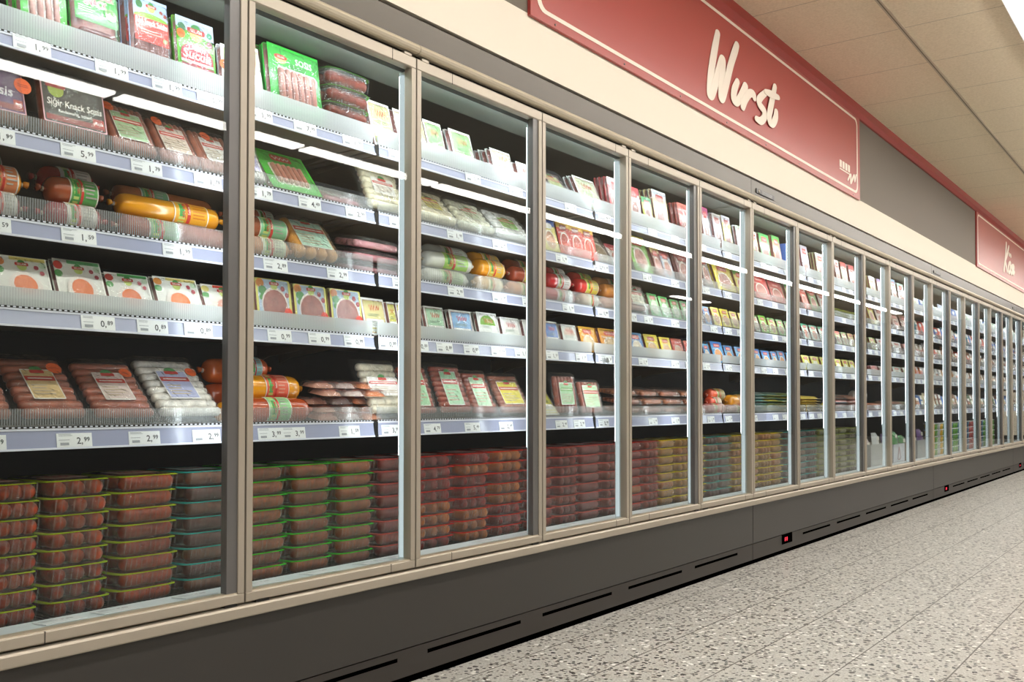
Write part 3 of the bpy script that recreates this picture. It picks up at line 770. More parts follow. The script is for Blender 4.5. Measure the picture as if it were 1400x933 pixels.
def art_window(field, mt, n=5):
    """frame of colour round a clear window with upright sausages"""
    def f(q, A, w, h, t):
        A.rect(-w * .47, h * .02, w * .47, h * .98, field); A.rrect(-w * .32, h * .16, w * .32, h * .66, w * .04, '#e9ddd4')
        for k in range(n): q.capsule((t + .003, w * (-.25 + .5 * k / (n - 1)), h * .18), (t + .003, w * (-.25 + .5 * k / (n - 1)), h * .64), w * .24 / n, meat(mt), 8)
        A.rrect(-w * .2, h * .75, w * .2, h * .9, w * .04, '#d8352f'); A.squiggle(-w * .16, h * .78, w * .16, h * .87, '#fbf3e6')
    return f

def flat_pack(w, h, t, edge, art, film=True, stick=None, body=None):
    """upright blister pack: card back, shallow filled pouch, printed face, glossy film over it"""
    q = MB(); q.plate(round_rect(-w / 2, w / 2, 0, h, w * .06), -.0022, 0, ink(edge)); back = q.mesh('backing_card')
    q = MB(); q.pillow(-w * .475, w * .475, h * .015, h * .985, 0, t, body or meat('#9a6058'), 6, 6, p=14); fill = q.mesh('filling')
    q = MB(); A = Art(q, flat(t + .0004)); art(q, A, w, h, t)
    if stick: sticker(A, *stick)
    lab = q.mesh('label')
    M_ = [('backing_card', back, []), ('filling', fill, []), ('label', lab, [])]
    if film:
        q = MB(); q.pillow(-w * .495, w * .495, h * .003, h * .997, -.001, t + .007 + (.006 if art is art_redsnack or art is art_hindi or art is art_sosis else 0), M_FILM, 10, 10, p=10, wrinkle=.0012); M_.append(('film_wrap', q.mesh('film_wrap'), []))
    return M_

def sausage_bag(w, h, r, n, mt, label_col, label_top='#c9382f', horiz=True, stick=None, bend=0.0, text=None, lw=.42, lh=.42, script='#d8352f', singles=True, bigart=None):
    """clear vacuum bag lying on its back: sausages side by side, printed card, crinkled film with a crimped edge"""
    parts = []
    rows = []; w *= .965
    for k in range(n):
        q = MB()
        if horiz:
            z = h * .08 + (h * .84) * (k + .5) / n
            q.capsule((r, -w * .44, z), (r, w * .44 + random.uniform(-.004, .004), z), r, meat(mt), 9, (0, 0, bend * random.uniform(.5, 1)))
        else:
            y = -w * .44 + (w * .88) * (k + .5) / n
            q.capsule((r, y, h * .05), (r, y, h * .93), r, meat(mt), 9, (0, bend * random.uniform(.5, 1), 0))
        rows.append(q)
    if singles: parts += [('sausage', q.mesh('sausage'), []) for q in rows]
    else:
        q = MB()
        for p in rows: q.add(p.v, p.f, p.mats[0], True)
        parts.append(('sausages', q.mesh('sausages'), []))
    q = MB(); top = 2 * r + .001
    A = Art(q, flat(top))
    u0, u1, v0, v1 = -w * lw / 2, w * lw / 2, h * (.5 - lh / 2), h * (.5 + lh / 2)
    if bigart: bigart(A, u0, v0, u1, v1)
    else:
        A.rrect(u0 - w * .015, v0 - h * .015, u1 + w * .015, v1 + h * .015, w * .02, '#f3efe6'); A.rect(u0, v0, u1, v1, label_col)
        A.rect(u0, v0 + (v1 - v0) * .62, u1, v0 + (v1 - v0) * .78, label_top); A.lines(u0 + w * .04, v0 + (v1 - v0) * .65, u1 - w * .04, v0 + (v1 - v0) * .75, 1, '#fbf0e4', False)
        A.disc((u0 + u1) / 2, v1, w * .09, h * .06, '#4c9b52'); A.rrect((u0 + u1) / 2 - w * .1, v1 - h * .05, (u0 + u1) / 2 + w * .1, v1, w * .012, script)
        A.lines(u0 + w * .03, v0 + (v1 - v0) * .08, u1 - w * .05, v0 + (v1 - v0) * .5, 4, '#c9b79c')
    if stick: sticker(A, *stick)
    parts.append(('label', q.mesh('label'), []))
    # film with a wavy crimped border
    q = MB(); v = []; f = []; nu, nv = 16, 16
    for j in range(nv + 1):
        for i in range(nu + 1):
            a = -1 + 2 * i / nu; bb = -1 + 2 * j / nv
            hgt = max(0, 1 - max(abs(a) / .92, abs(bb) / .95) ** 8) ** .5
            jit = random.uniform(-1, 1)
            e_ = 1 if (i in (0, nu) or j in (0, nv)) else 0
            v.append((.002 + (top + .008) * hgt + jit * (.002 if not e_ else .0015), a * w / 2 * (.985 if not e_ else 1.0) + (jit * .002 if e_ else 0), h / 2 + bb * h / 2 * 1.06 + (random.uniform(-1, 1) * .0025 if e_ else 0)))
    for j in range(nv):
        for i in range(nu):
            k = j * (nu + 1) + i; f.append((k, k + 1, k + nu + 2, k + nu + 1))
    q.add(v, f, M_FILM, True)
    parts.append(('film_wrap', q.mesh('film_wrap'), []))
    return parts

def roll(L, r, col, label=None, lab0=.3, lab1=.85, lowcol=None, text=None):
    """sausage in a tight casing lying along the shelf: gathered ends with metal clips, wrap-round label"""
    q = MB(); P = []; R = []
    n = 12
    for i in range(n + 1):
        t = i / n; y = -L / 2 + L * t
        e = min(t, 1 - t) * L
        k = 1.0 if e > r * 1.1 else (max(0.0, 1 - (1 - e / (r * 1.1)) ** 2)) ** .5
        P.append((0, y, r)); R.append(max(r * k, r * .16))
    # denser ends
    P = []; R = []
    for e, k in ((0, .16), (.03, .42), (.12, .68), (.3, .87), (.6, .97), (1.0, 1)):
        P.append((0, -L / 2 + e * r, r)); R.append(r * k)
    P.append((0, 0, r * 1.0)); R.append(r * 1.015)
    for e, k in ((1.0, 1), (.6, .97), (.3, .87), (.12, .68), (.03, .42), (0, .16)):
        P.append((0, L / 2 - e * r, r)); R.append(r * k)
    q.tube(P, R, casing(col), 20)
    body = q.mesh('casing')
    q = MB()
    for s_ in (-1, 1):
        q.tube([(0, s_ * (L / 2 - .002), r), (0, s_ * (L / 2 + .006), r)], r * .14, casing(col), 8)
        q.tube([(0, s_ * (L / 2 + .004), r), (0, s_ * (L / 2 + .008), r)], r * .17, M_ALU_CAP, 8)
        q.tube([(0, s_ * (L / 2 + .008), r), (0, s_ * (L / 2 + .013), r + .002), (0, s_ * (L / 2 + .02), r + .001)], [r * .1, r * .22, r * .26], casing(col), 8)
    clip = q.mesh('end_clips')
    parts = [('casing', body, []), ('end_clips', clip, [])]
    if label:
        q = MB(); y0, y1 = -L / 2 + L * lab0, -L / 2 + L * lab1; W = y1 - y0
        # v is arc length measured up the front of the roll, 0 = straight towards the aisle
        def mp(u, v, h): a = v / r; return ((r * 1.02 + h) * math.cos(a), u, r + (r * 1.02 + h) * math.sin(a))
        A = Art(q, mp); vt = r * 1.55
        A.rect(y0, -r * .9, y1, vt, '#f2eee4', 8); A.rect(y0 + .003, -r * .85, y1 - .003, vt - .003, label, 8)
        A.rect(y0 + W * .12, -r * .8, y0 + W * .30, vt - .004, '#cfe07a', 6); A.rect(y0 + W * .14, -r * .3, y0 + W * .28, r * .8, '#3f9a46', 6)
        A.text('SELAM', y0 + W * .27, r * .25, W * .10, '#d6362f', r * 1.6, 0, math.pi / 2)
        A.rect(y0 + W * .36, -r * .8, y0 + W * .46, vt - .004, '#d23a30', 6); A.text(text or 'Salam', y0 + W * .41, r * .25, W * .07, '#fbeede', r * 1.3, 0, math.pi / 2)
        A.lines(y0 + W * .52, -r * .4, y1 - W * .06, r * 1.1, 6, lowcol or '#b9b4aa')
        parts.append(('wrap_label', q.mesh('wrap_label'), []))
    return parts

def tray(w, d, h, rim, mt, across=True, lid='#d8c9b8'):
    """clear ribbed sausage tray: tapered tub, wide coloured rim, filling, film lid"""
    q = MB(); n = 9; v = []; f = []
    def ring(ww, dd, z, amp):
        out = []
        m_ = 44
        for i in range(m_):
            a = 2 * math.pi * i / m_
            c, s_ = math.cos(a), math.sin(a); k = (abs(c) ** 5 + abs(s_) ** 5) ** (-1 / 5)
            rr = 1 + amp * (1 if i % 2 else -1)
            out.append((-d / 2 + dd / 2 * c * k * rr, ww / 2 * s_ * k * rr, z))
        return out, m_
    rings = [ring(w * .86, d * .88, .001, .014), ring(w * .89, d * .92, h * .5, .02), ring(w * .92, d * .95, h - .002, .016)]
    for r_, _ in rings: v.extend(r_)
    m_ = rings[0][1]
    for j in range(2):
        for i in range(m_): f.append((j * m_ + i, j * m_ + (i + 1) % m_, (j + 1) * m_ + (i + 1) % m_, (j + 1) * m_ + i))
    q.add(v, f, M_TUB, False)
    nr = int(w * .80 / .013)
    for k in range(nr + 1):          # moulded ribs on the wall towards the aisle
        y_ = -w * .40 + w * .80 * k / nr; xb_ = -d / 2 + d * .44; xt_ = -d / 2 + d * .475
        q.add([(xb_ + .001, y_ - .0012, .004), (xb_ + .001, y_ + .0012, .004), (xt_ + .001, y_ + .0014, h - .003), (xt_ + .001, y_ - .0014, h - .003)], [(0, 1, 2, 3)], M_TUBRIB)
    nr = int(d * .7 / .016)
    for k in range(nr + 1):          # and on the side wall
        x_ = -d * .15 - d * .7 * k / nr
        q.add([(x_ - .0012, -w * .432, .004), (x_ + .0012, -w * .432, .004), (x_ + .0012, -w * .462, h - .003), (x_ - .0012, -w * .462, h - .003)], [(0, 1, 2, 3)], M_TUBRIB)
    tub = q.mesh('tub')
    q = MB()
    # rim: thin flange with slightly drooping corners
    o_, _ = ring(w, d, h, 0); i_, _ = ring(w * .92, d * .94, h, 0)
    o_ = [(x, y, z - .003 * (abs(y) / (w / 2)) ** 3) for x, y, z in o_]
    lo = [(x, y, z - .0016) for x, y, z in o_]
    q.add(o_ + i_ + lo, [(i, (i + 1) % m_, m_ + (i + 1) % m_, m_ + i) for i in range(m_)] + [(2 * m_ + i, 2 * m_ + (i + 1) % m_, (i + 1) % m_, i) for i in range(m_)], rim)
    rm = q.mesh('rim')
    q = MB()
    if across:
        for k in range(3):
            x = -d * .16 - k * d * .3
            q.capsule((x, -w * .42, h * .48), (x, w * .42, h * .48), h * .46, tmeat(mt), 9)
    else:
        for k in range(3):
            y = -w * .28 + k * w * .28
            q.capsule((-d * .05, y, h * .46), (-d * .93, y, h * .46), h * .46, tmeat(mt), 10)
    fil = q.mesh('sausages')
    q = MB(); q.add([(-d * .04, -w * .45, h + .0004), (-d * .04, w * .45, h + .0004), (-d * .96, w * .45, h + .0004), (-d * .96, -w * .45, h + .0004)], [(0, 1, 2, 3)], M_FILM)
    A = Art(q, lambda u, v_, hh: (-d * .5 + v_, u, h + .0006 + hh)); A.rrect(-w * .3, -d * .25, w * .3, d * .25, .01, lid); A.squiggle(-w * .2, -d * .1, w * .2, d * .1, '#d8352f')
    lidm = q.mesh('lid_film')
    return [('tub', tub, []), ('rim', rm, []), ('sausages', fil, []), ('lid_film', lidm, [])]

# ---- placing helpers -------------------------------------------------------------
SHELFNAME = ['top shelf', 'second shelf', 'middle shelf', 'fourth shelf', 'lowest shelf']
DOORPX = [(-60, 321), (345, 557), (571, 729), (746, 854), (862, 951), (963, 1024), (1032, 1088), (1097, 1136), (1143, 1181), (1190, 1214)]
count_on = {}
def door_of(y):
    k = 0
    while bound(k + 1) < y: k += 1
    return k
def seen_door(y):
    """the door through which a thing at y on the shelves is seen from the aisle"""
    return door_of(y * .91)
def lab(desc, y, lv, deep=0):
    """noted here, worded at the end when everything on the shelf is known"""
    return '%s|%.4f|%d|%d' % (desc, y, lv, deep)
def word_labels():
    rows = {}
    for o in bpy.data.objects:
        t = o.get('label')
        if t and t.count('|') == 3:
            d, y, lv, deep = t.split('|'); y = float(y); lv = int(lv)
            rows.setdefault((seen_door(y), lv), []).append((y, o.location.z, d, int(deep), o))
    for (k, lv), L in rows.items():
        L.sort(key=lambda r: r[0]); piles = []
        for r in L:
            for p in piles:
                if p[0][2] == r[2] and abs(p[0][0] - r[0]) < .035: p.append(r); break
            else: piles.append([r])
        n = 0
        for p in piles:
            n += 1
            up = sorted({round(r[1], 3) for r in p})
            for r in p:
                bits = [r[2]]
                if len(up) > 1 and max(up) - min(up) > .012: bits.append('%s up' % ORD[up.index(round(r[1], 3))])
                if r[3]: bits.append('%s deep' % ORD[r[3]])
                bits.append('%s along %s' % (ORD[min(n - 1, 23)], SHELFNAME[lv])); bits.append('%s door' % ORD[k])
                t = ', '.join(bits)
                for cut in (' with ', ' in a ', ' slice ', ' and '):
                    if len(t.replace(',', ' ').split()) > 16: t = t.replace(cut, {' with ': ', ', ' in a ': ' ', ' slice ': ' ', ' and ': '-'}[cut], 1)
                r[4]['label'] = t
_ext = {}
def extents(model, lean, rz):
    """lowest z, largest x and thickness of a model once leaned back"""
    key = (id(model[0][1]), lean, rz)
    if key not in _ext:
        M_ = Euler((0, -math.radians(lean), math.radians(rz))).to_matrix(); zs = []; xs = []; x0 = []
        for _, me, subs in model:
            for v in me.vertices:
                p = M_ @ v.co; zs.append(p.z); xs.append(p.x); x0.append(v.co.x)
        _ext[key] = (min(zs), max(xs), max(x0) - min(x0))
    return _ext[key]
def put(model, desc, px0, px1, lv, cat='packet', name=None, group=None, lean=14, dx=0.0, dz=0.0, rz=0, depth=1, step=.028, behind_desc=None):
    """stand a model on shelf lv with its face spanning px0..px1 of the photograph; more copies behind it"""
    x = XS - .022 + dx; name = name or ('blister_pack', 'snack_pack', 'slice_pack', 'sliced_meat_pack', 'flat_pack')[lv]
    zlo, xhi, thick = extents(model, lean, rz)
    xf = min(x - .004, XS - .0065 - xhi); step = max(step, (thick + .0015) / max(.3, math.cos(math.radians(lean + abs(rz)))))
    ya, _ = on_plane(px0, 400, x); yb, _ = on_plane(px1, 400, x)
    y = (ya + yb) / 2
    g = group or '%ss on the %s' % (name.replace('_', ' '), SHELFNAME[lv])
    for i in range(depth):
        l = lab(desc, y, lv, i)
        place(model, name, l, cat, g, (xf - i * step, y + (random.uniform(-.004, .006) if i else 0), SHELF_Z[lv] - .0004 - zlo + dz), (0, -math.radians(lean), math.radians(rz)))
def width(px0, px1, x=XS - .03):
    return on_plane(px1, 400, x)[0] - on_plane(px0, 400, x)[0]

# ================================================================= WHAT STANDS IN THE COOLERS
BAG = 'sausage_bag'; ROLL = 'salami_roll'; PACK = 'sliced_meat_pack'; TRAY = 'sausage_tray'
G_ = lambda lv, what: '%s on the %s' % (what, SHELFNAME[lv])
def W(a, b): return width(a, b)
def art_bagcard(text1, text2, base, tcol, seal=None, small=None):
    def f(A, u0, v0, u1, v1):
        W_ = u1 - u0; H_ = v1 - v0
        A.rrect(u0 - W_ * .02, v0 - H_ * .03, u1 + W_ * .02, v1 + H_ * .03, W_ * .03, '#d9a0a8'); A.rrect(u0, v0, u1, v1, W_ * .03, base)
        A.disc(u0 + W_ * .22, v0 + H_ * .76, W_ * .13, H_ * .18, '#a9bd3a'); A.rrect(u0 + W_ * .06, v0 + H_ * .80, u0 + W_ * .38, v0 + H_ * .93, W_ * .02, '#b8322d')
        A.text(text1, u0 + W_ * .5, v0 + H_ * .45, H_ * .22, tcol, W_ * .9, .1)
        if text2: A.text(text2, u0 + W_ * .5, v0 + H_ * .27, H_ * .09, tcol, W_ * .55)
        A.rect(u0 + W_ * .02, v0 + H_ * .03, u1 - W_ * .02, v0 + H_ * .16, '#8c2f2a')
        if seal: A.rrect(u0 + W_ * .78, v0 + H_ * .08, u0 + W_ * .97, v0 + H_ * .28, W_ * .02, '#b23a30'); A.text(seal, u0 + W_ * .875, v0 + H_ * .18, H_ * .09, '#fbeee2', W_ * .15)
    return f
wp = lambda a, b, h, t, edge, art, **k: flat_pack(W(a, b), h, t, edge, art, **k)

# ---- top shelf
T = 0
put(wp(24, 92, .21, .014, '#46b432', art_window('#46b432', '#b98a80', 4)), 'green framed wiener pack', 22, 90, T, group=G_(T, 'packs'), lean=9, depth=2)
put(wp(100, 165, .208, .016, '#3aa63a', art_hindi), 'green and white mini snack sausage pack', 98, 164, T, group=G_(T, 'packs'), lean=9, depth=3, step=.022)
put(wp(181, 232, .208, .015, '#b9cfee', art_redsnack), 'red banded snack salami stick pack', 181, 231, T, group=G_(T, 'packs'), lean=7, depth=3, step=.024)
put(wp(241, 296, .196, .010, '#5fb52e', art_sucuk, stick=(-.045, .145, .012)), 'green and red sliced sucuk pack', 240, 295, T, group=G_(T, 'packs'), lean=7, depth=2, step=.03)
put(wp(303, 345, .16, .012, '#c7cdd2', art_card('#c9e08a'), stick=(-.04, .10, .013)), 'clear pack with lime label', 303, 340, T, group=G_(T, 'packs'), lean=7, depth=2)
put(wp(340, 366, .19, .012, '#d5dadd', art_card('#dfe9c0', low='#d83a2e')), 'clear pack with red and white label', 335, 360, T, group=G_(T, 'packs'), lean=12, depth=2)
put(wp(367, 441, .218, .014, '#35b53e', art_sosis), 'bright green pack with window of wieners', 367, 441, T, group=G_(T, 'packs'), lean=8, depth=2, step=.03)
# four clear trays on end of the green pack
GRIM = clear('green tinted tray rim', tint=(.55, .9, .45), haze=.45, haze_col=lin('#7cc85a'), rough=.1)
tr4 = tray(.19, .16, .048, GRIM, '#6e3226')
yt = (on_plane(446, 400, XS - .02)[0] + on_plane(507, 400, XS - .02)[0]) / 2
for k in range(4):
    place(tr4, 'sausage_tray', 'clear green-rimmed sausage tray on the top shelf, %s up in its stack' % ORD[k], 'tray', 'tray stack on the top shelf', (XS - .012, yt + .003 * (-1) ** k, SHELF_Z[0] + .001 + .0505 * k), (0, 0, .02 * (-1) ** k))
pale = lambda top, **k: art_card(top, **k)
for a, b, h, top, d in ((508, 541, .115, '#dfe9a0', 2), (545, 566, .115, '#e8efc0', 1), (571, 586, .135, '#f0e27a', 2), (586, 612, .115, '#9fd98a', 2), (621, 652, .115, '#9fd98a', 2), (676, 705, .10, '#ecefc0', 4), (710, 732, .085, '#f1d9d0', 2)):
    put(wp(a, b, min(.175, h * 1.42), .014, '#e6e9e6', art_card(top), film=True, body=meat('#a5645a')), {'#dfe9a0': 'pale lime labelled pack', '#e8efc0': 'pale green labelled pack', '#f0e27a': 'yellow and white pack', '#9fd98a': 'clear pack with mint green label', '#ecefc0': 'clear pack with cream label', '#f1d9d0': 'small pink and white pack'}[top], a, b, T, group=G_(T, 'packs'), lean=16, depth=d, step=.02)
put(sausage_bag(W(748, 792), .19, .012, 5, '#6e5a58', '#cfe39a', singles=False), 'dark clear bag with lime label', 750, 792, T, cat='bag', name=BAG, group=G_(T, 'packs'), lean=40)
put(wp(797, 828, .17, .012, '#e9ece9', art_card('#dfeac0')), 'clear pack with pale green card', 797, 828, T, group=G_(T, 'packs'), lean=24, depth=2)
for a, b, h, fld, acc, d in ((834, 852, .135, '#c9343a', '#f3e9e6', 3), (862, 878, .13, '#d8d0c8', '#c7323a', 2), (880, 894, .11, '#cbd93a', '#2f8f4a', 2), (896, 916, .15, '#ece0a0', '#dfe6ea', 5), (930, 950, .135, '#c2463c', '#d86a58', 6), (963, 973, .155, '#dfd9dd', '#c9508a', 2), (978, 990, .145, '#d7d6e0', '#c9c2ba', 2), (991, 1003, .15, '#e3d76a', '#d3cfd6', 3), (1009, 1022, .13, '#e8e6ea', '#b9d9b0', 2),
        (1032, 1038, .13, '#d8e06a', '#e9e9e0', 1), (1041, 1055, .135, '#5fae4a', '#45b54a', 2), (1059, 1070, .145, '#c78a5a', '#58b04a', 3), (1098, 1108, .15, '#cdc3d6', '#d9d4df', 2), (1118, 1130, .14, '#dfe6a8', '#f0efe0', 3),
        (1144, 1150, .14, '#d9a39a', '#f0e4dd', 2), (1152, 1160, .14, '#d7e3b0', '#d94f42', 2), (1163, 1171, .14, '#e4dbe0', '#cf5a52', 2), (1190, 1198, .12, '#d9d96a', '#f2f0e6', 2), (1201, 1206, .12, '#f0efe6', '#7b5aa0', 1), (1208, 1213, .11, '#b8b0d0', '#e4dfe8', 1),
        (1220, 1227, .15, '#c7d9c0', '#9fc1d9', 2), (1229, 1238, .14, '#e4e6ea', '#a9c9b4', 2), (1240, 1247, .11, '#e9e6e0', '#cfd4d9', 2)):
    put(wp(a, b, min(h * 1.42, .218), .012, fld, art_panel(fld, acc, '#a8685c'), film=a < 1030), {'#c9343a': 'red and white pack', '#d8d0c8': 'white and red pack', '#cbd93a': 'lime yellow pack', '#ece0a0': 'tall pale yellow pack', '#c2463c': 'red pack', '#dfd9dd': 'white and magenta foil pack', '#d7d6e0': 'silver foil pack', '#e3d76a': 'yellow foil pack', '#e8e6ea': 'white and green foil pack', '#d8e06a': 'lime yellow narrow pack', '#5fae4a': 'green snack pack', '#c78a5a': 'orange and green pack', '#cdc3d6': 'lilac pack', '#dfe6a8': 'pale lime pack', '#d9a39a': 'pink and white pack', '#d7e3b0': 'green and red pack', '#e4dbe0': 'white pack with red head', '#d9d96a': 'yellow carton', '#f0efe6': 'cream pack', '#b8b0d0': 'mauve pack', '#c7d9c0': 'mint pack', '#e4e6ea': 'silver white pack', '#e9e6e0': 'small ivory pack'}[fld], a, b, T, group=G_(T, 'packs'), lean=9, depth=d, step=.018)
q = MB(); q.plate(round_rect(-.045, .045, 0, .175, .004), -.10, 0, ink('#4f7ad0')); A = Art(q, flat(0)); A.rect(-.035, .03, .035, .09, '#86a8e6'); A.squiggle(-.03, .05, .03, .075, '#f2f4fb')
put([('blue_box', q.mesh('blue_carton'), [])], 'bright blue carton', 1073, 1085, T, cat='carton', name='carton', group=G_(T, 'packs'), lean=0)

# ---- second shelf
T = 1
put(sausage_bag(W(-50, 42), .170, .015, 6, '#8f5a48', '#5d3a6a', horiz=False, lw=.8, lh=.62, bigart=art_bagcard('Sosis', None, '#5d3a6a', '#f0e8f2', 'Acılı'), stick=(.055, .10, .019)), 'brown wiener bag with purple label', -50, 40, T, cat='bag', name=BAG, group=G_(T, 'bags'), lean=16)
put(sausage_bag(W(52, 150), .170, .016, 6, '#8f4f3c', '#3a3430', horiz=False, lw=.88, lh=.62, bigart=art_bagcard('Siğir Knack Sosis', 'Rindswurst, scharf', '#3d3a33', '#fbf5ea', 'Acılı')), 'large wiener bag with charcoal and red label', 52, 148, T, cat='bag', name=BAG, group=G_(T, 'bags'), lean=14)
put(sausage_bag(W(150, 216), .17, .011, 7, '#a05a44', '#b8dca8', horiz=False, lw=.62, lh=.5, label_top='#c8382f', stick=(-.04, .14, .015)), 'wiener bag with mint green label', 152, 217, T, cat='bag', name=BAG, group=G_(T, 'bags'), lean=34)
put(sausage_bag(W(216, 276), .165, .010, 7, '#a3604a', '#f0dccb', horiz=False, lw=.6, lh=.5, label_top='#d8382f', stick=(-.03, .14, .015)), 'wiener bag with cream and red label', 218, 276, T, cat='bag', name=BAG, group=G_(T, 'bags'), lean=36)
put(sausage_bag(W(272, 330), .16, .010, 7, '#a8664e', '#e9e4dc', horiz=False, lw=.5, lh=.5, stick=(-.01, .13, .015)), 'wiener bag with off-white label', 274, 330, T, cat='bag', name=BAG, group=G_(T, 'bags'), lean=36)
put(sausage_bag(W(335, 366), .15, .010, 5, '#dcd6cf', '#b9b0d6', horiz=False, lw=.6, lh=.5, label_top='#7a6ab0'), 'white sausage bag with lilac label', 332, 364, T, cat='bag', name=BAG, group=G_(T, 'bags'), lean=30)
put(wp(368, 440, .165, .014, '#4fc23a', art_window('#4fc23a', '#c48a78', 6)), 'green pack with window of thick wieners', 370, 440, T, group=G_(T, 'bags'), lean=38, depth=2, step=.03)
put(sausage_bag(W(442, 500), .12, .010, 4, '#b4626a', '#d8dcc8', singles=False, label_top='#c92e3a'), 'flat pink and red vacuum bag', 442, 500, T, cat='bag', name=BAG, group=G_(T, 'bags'), lean=66)
put(sausage_bag(W(503, 560), .178, .0135, 7, '#e2d9b8', '#f2f0e8', lw=.5, lh=.3), 'bag of white sausages lying crosswise', 503, 556, T, cat='bag', name=BAG, group=G_(T, 'bags'), lean=24)
for a, b, r, n, mt, lc, d in ((571, 628, .016, 5, '#e6dcbc', '#e6dc6a', 'white sausage bag with yellow label'), (626, 680, .015, 5, '#e2e0c8', '#d6e6c0', 'white sausage bag with small green labels'), (678, 732, .013, 6, '#e6e8e2', '#7fc64a', 'white sausage bag with green edge')):
    put(sausage_bag(W(a, b), .165, r, n, mt, lc, lw=.4, lh=.34, singles=True), d, a, b, T, cat='bag', name=BAG, group=G_(T, 'bags'), lean=42)
put(wp(743, 764, .14, .012, '#dfe4ee', art_panel('#e9dc6a', '#3f66c0', '#c98a5a', '#f0f0f4')), 'blue and yellow pack', 744, 765, T, group=G_(T, 'bags'), lean=16, depth=2)
for i, (a, b) in enumerate(((768, 782), (785, 799), (801, 815))):
    put(wp(a, b, .15, .014, '#dcdcd8', art_panel('#d2382a', '#e8b83a', '#c9452f', '#8d2018')), 'red and gold snack pack', a, b, T, group=G_(T, 'bags'), lean=16, rz=-14, depth=2, step=.034)
put(wp(814, 840, .16, .014, '#4a3c30', art_panel('#5a4636', '#3c2f26', '#a08a6a', '#d8cdb8')), 'dark brown pack', 814, 840, T, group=G_(T, 'bags'), lean=32, depth=2)
put(wp(838, 856, .12, .01, '#e8e4e2', art_panel('#e8dfe0', '#c8485a', '#c47a72')), 'pink striped pack', 838, 856, T, group=G_(T, 'bags'), lean=28, depth=2)
for a, b, h, fld, acc, d, dd in ((866, 892, .15, '#7cb83a', '#e6d23a', 'green and yellow snack pack', 2), (896, 908, .115, '#7d2f2c', '#c9b06a', 'maroon snack pack', 3), (908, 922, .11, '#9aa3b4', '#8a2f34', 'silver and maroon snack pack', 3), (928, 950, .125, '#7c2e30', '#b0443c', 'dark red pack', 5),
        (963, 975, .14, '#7a6f70', '#b7b4bc', 'smoky grey pack', 3), (980, 1006, .125, '#efd92c', '#f0dc30', 'yellow pack with ham slices', 2), (1008, 1024, .115, '#d8c85a', '#5ba23c', 'yellow and green pack', 2), (1032, 1054, .12, '#c8302c', '#b8242a', 'red pack with gold badge', 2), (1055, 1074, .11, '#c43a30', '#b8242a', 'red and orange pack', 2), (1078, 1087, .115, '#cdd6a0', '#3f9a4a', 'pale green pack', 2),
        (1098, 1107, .12, '#d8503c', '#efe8dd', 'red and cream pack', 2), (1109, 1120, .12, '#5f9a4a', '#d85a42', 'green and red pack', 3), (1122, 1134, .12, '#9a8f8a', '#d9a08a', 'grey and peach pack', 2),
        (1190, 1198, .13, '#e3d64a', '#d88a4a', 'yellow and orange pack', 2), (1200, 1212, .12, '#d9c8c0', '#ece6e0', 'ivory and pink pack', 2), (1221, 1231, .11, '#a8765a', '#d9b8a0', 'tan pack', 3), (1233, 1247, .12, '#8f5a4a', '#b98a6a', 'brown pack', 3)):
    put(wp(a, b, min(h * 1.28, .185), .013, fld, art_panel(fld, acc, '#c0786a'), film=a < 1000), d, a, b, T, group=G_(T, 'bags'), lean=18, depth=dd, step=.022)
for i in range(3):      # olive stacks lying flat, eighth and ninth doors
    a = 1143 + 12 * i
    for j in range(4):
        q = MB(); q.pillow(-W(a, a + 12) * .47, W(a, a + 12) * .47, 0, .14, 0, .016, ink('#8f9a3a' if i != 1 else '#a8b04a'), 5, 5, p=8); A = Art(q, flat(.0162)); A.rect(-.02, .03, .02, .1, '#d9dc8a')
        put([('olive_pack', q.mesh('olive_pack'), [])], 'olive green flat pack in a pile', a, a + 12, T, group=G_(T, 'flat piles'), lean=84, dz=.018 * j, dx=-.01)

# ---- middle shelf: casings
T = 2
R_ = .0335
def rl(a, b, r, col, lc, desc, dz, dx, l0=.3, l1=.85, lv=2, text=None, low=None, g='sausage rolls'):
    x = XS - .055 + dx
    ya, _ = on_plane(a, 400, x); yb, _ = on_plane(b, 400, x)
    L = yb - ya - .054
    if dz == 0: dx = min(dx, XS - .0065 - r * 1.03 - .005 - (XS - .055)); x = XS - .055 + dx
    place(roll(L, r, col, lc, l0, l1, low, text), ROLL, lab(desc, (ya + yb) / 2, lv), 'sausage', G_(lv, g), (x, (ya + yb) / 2, SHELF_Z[lv] + .001 + dz), (0, 0, random.uniform(-.012, .012)))
rl(-60, 42, R_ * .9, '#8f2430', '#e7e0da', 'dark red roll with white label, bottom row', 0, .02)
rl(45, 150, R_ * .9, '#9c2632', '#e9e2dc', 'dark red roll with white label, in front', 0, .02)
rl(148, 318, R_ * .85, '#9a4a32', '#8fc08a', 'long brown roll with green label, in front', 0, .02, .22, .5)
rl(-60, 40, R_, '#f09a1c', '#e08a5a', 'amber roll with orange label', R_ * 1.72, -.021)
rl(43, 142, R_ * 1.02, '#a5502c', '#5fae5a', 'russet roll with green label', R_ * 1.72, -.021, .36, .93, text='Salam')
rl(143, 305, R_ * .9, '#f2a40f', '#f0b02c', 'long amber yellow roll', R_ * 1.72, -.021, .5, .85, low='#d8801a')
rl(-70, 15, R_, '#b85a2a', '#a8d8b0', 'copper roll with pale green label, on top', R_ * 2.85, -.083)
rl(34, 136, R_ * 1.0, '#d9211c', '#efe9e2', 'bright red roll with white label, on top', R_ * 2.85, -.083, .28, .88, text='Salam')
rl(138, 296, R_ * .85, '#b0602f', '#7fb98a', 'long copper roll behind, green label', R_ * 2.85, -.083, .22, .5)
rl(296, 345, R_ * .85, '#b85f34', '#e8641f', 'copper roll end with orange sticker', R_ * 2.85, -.083)
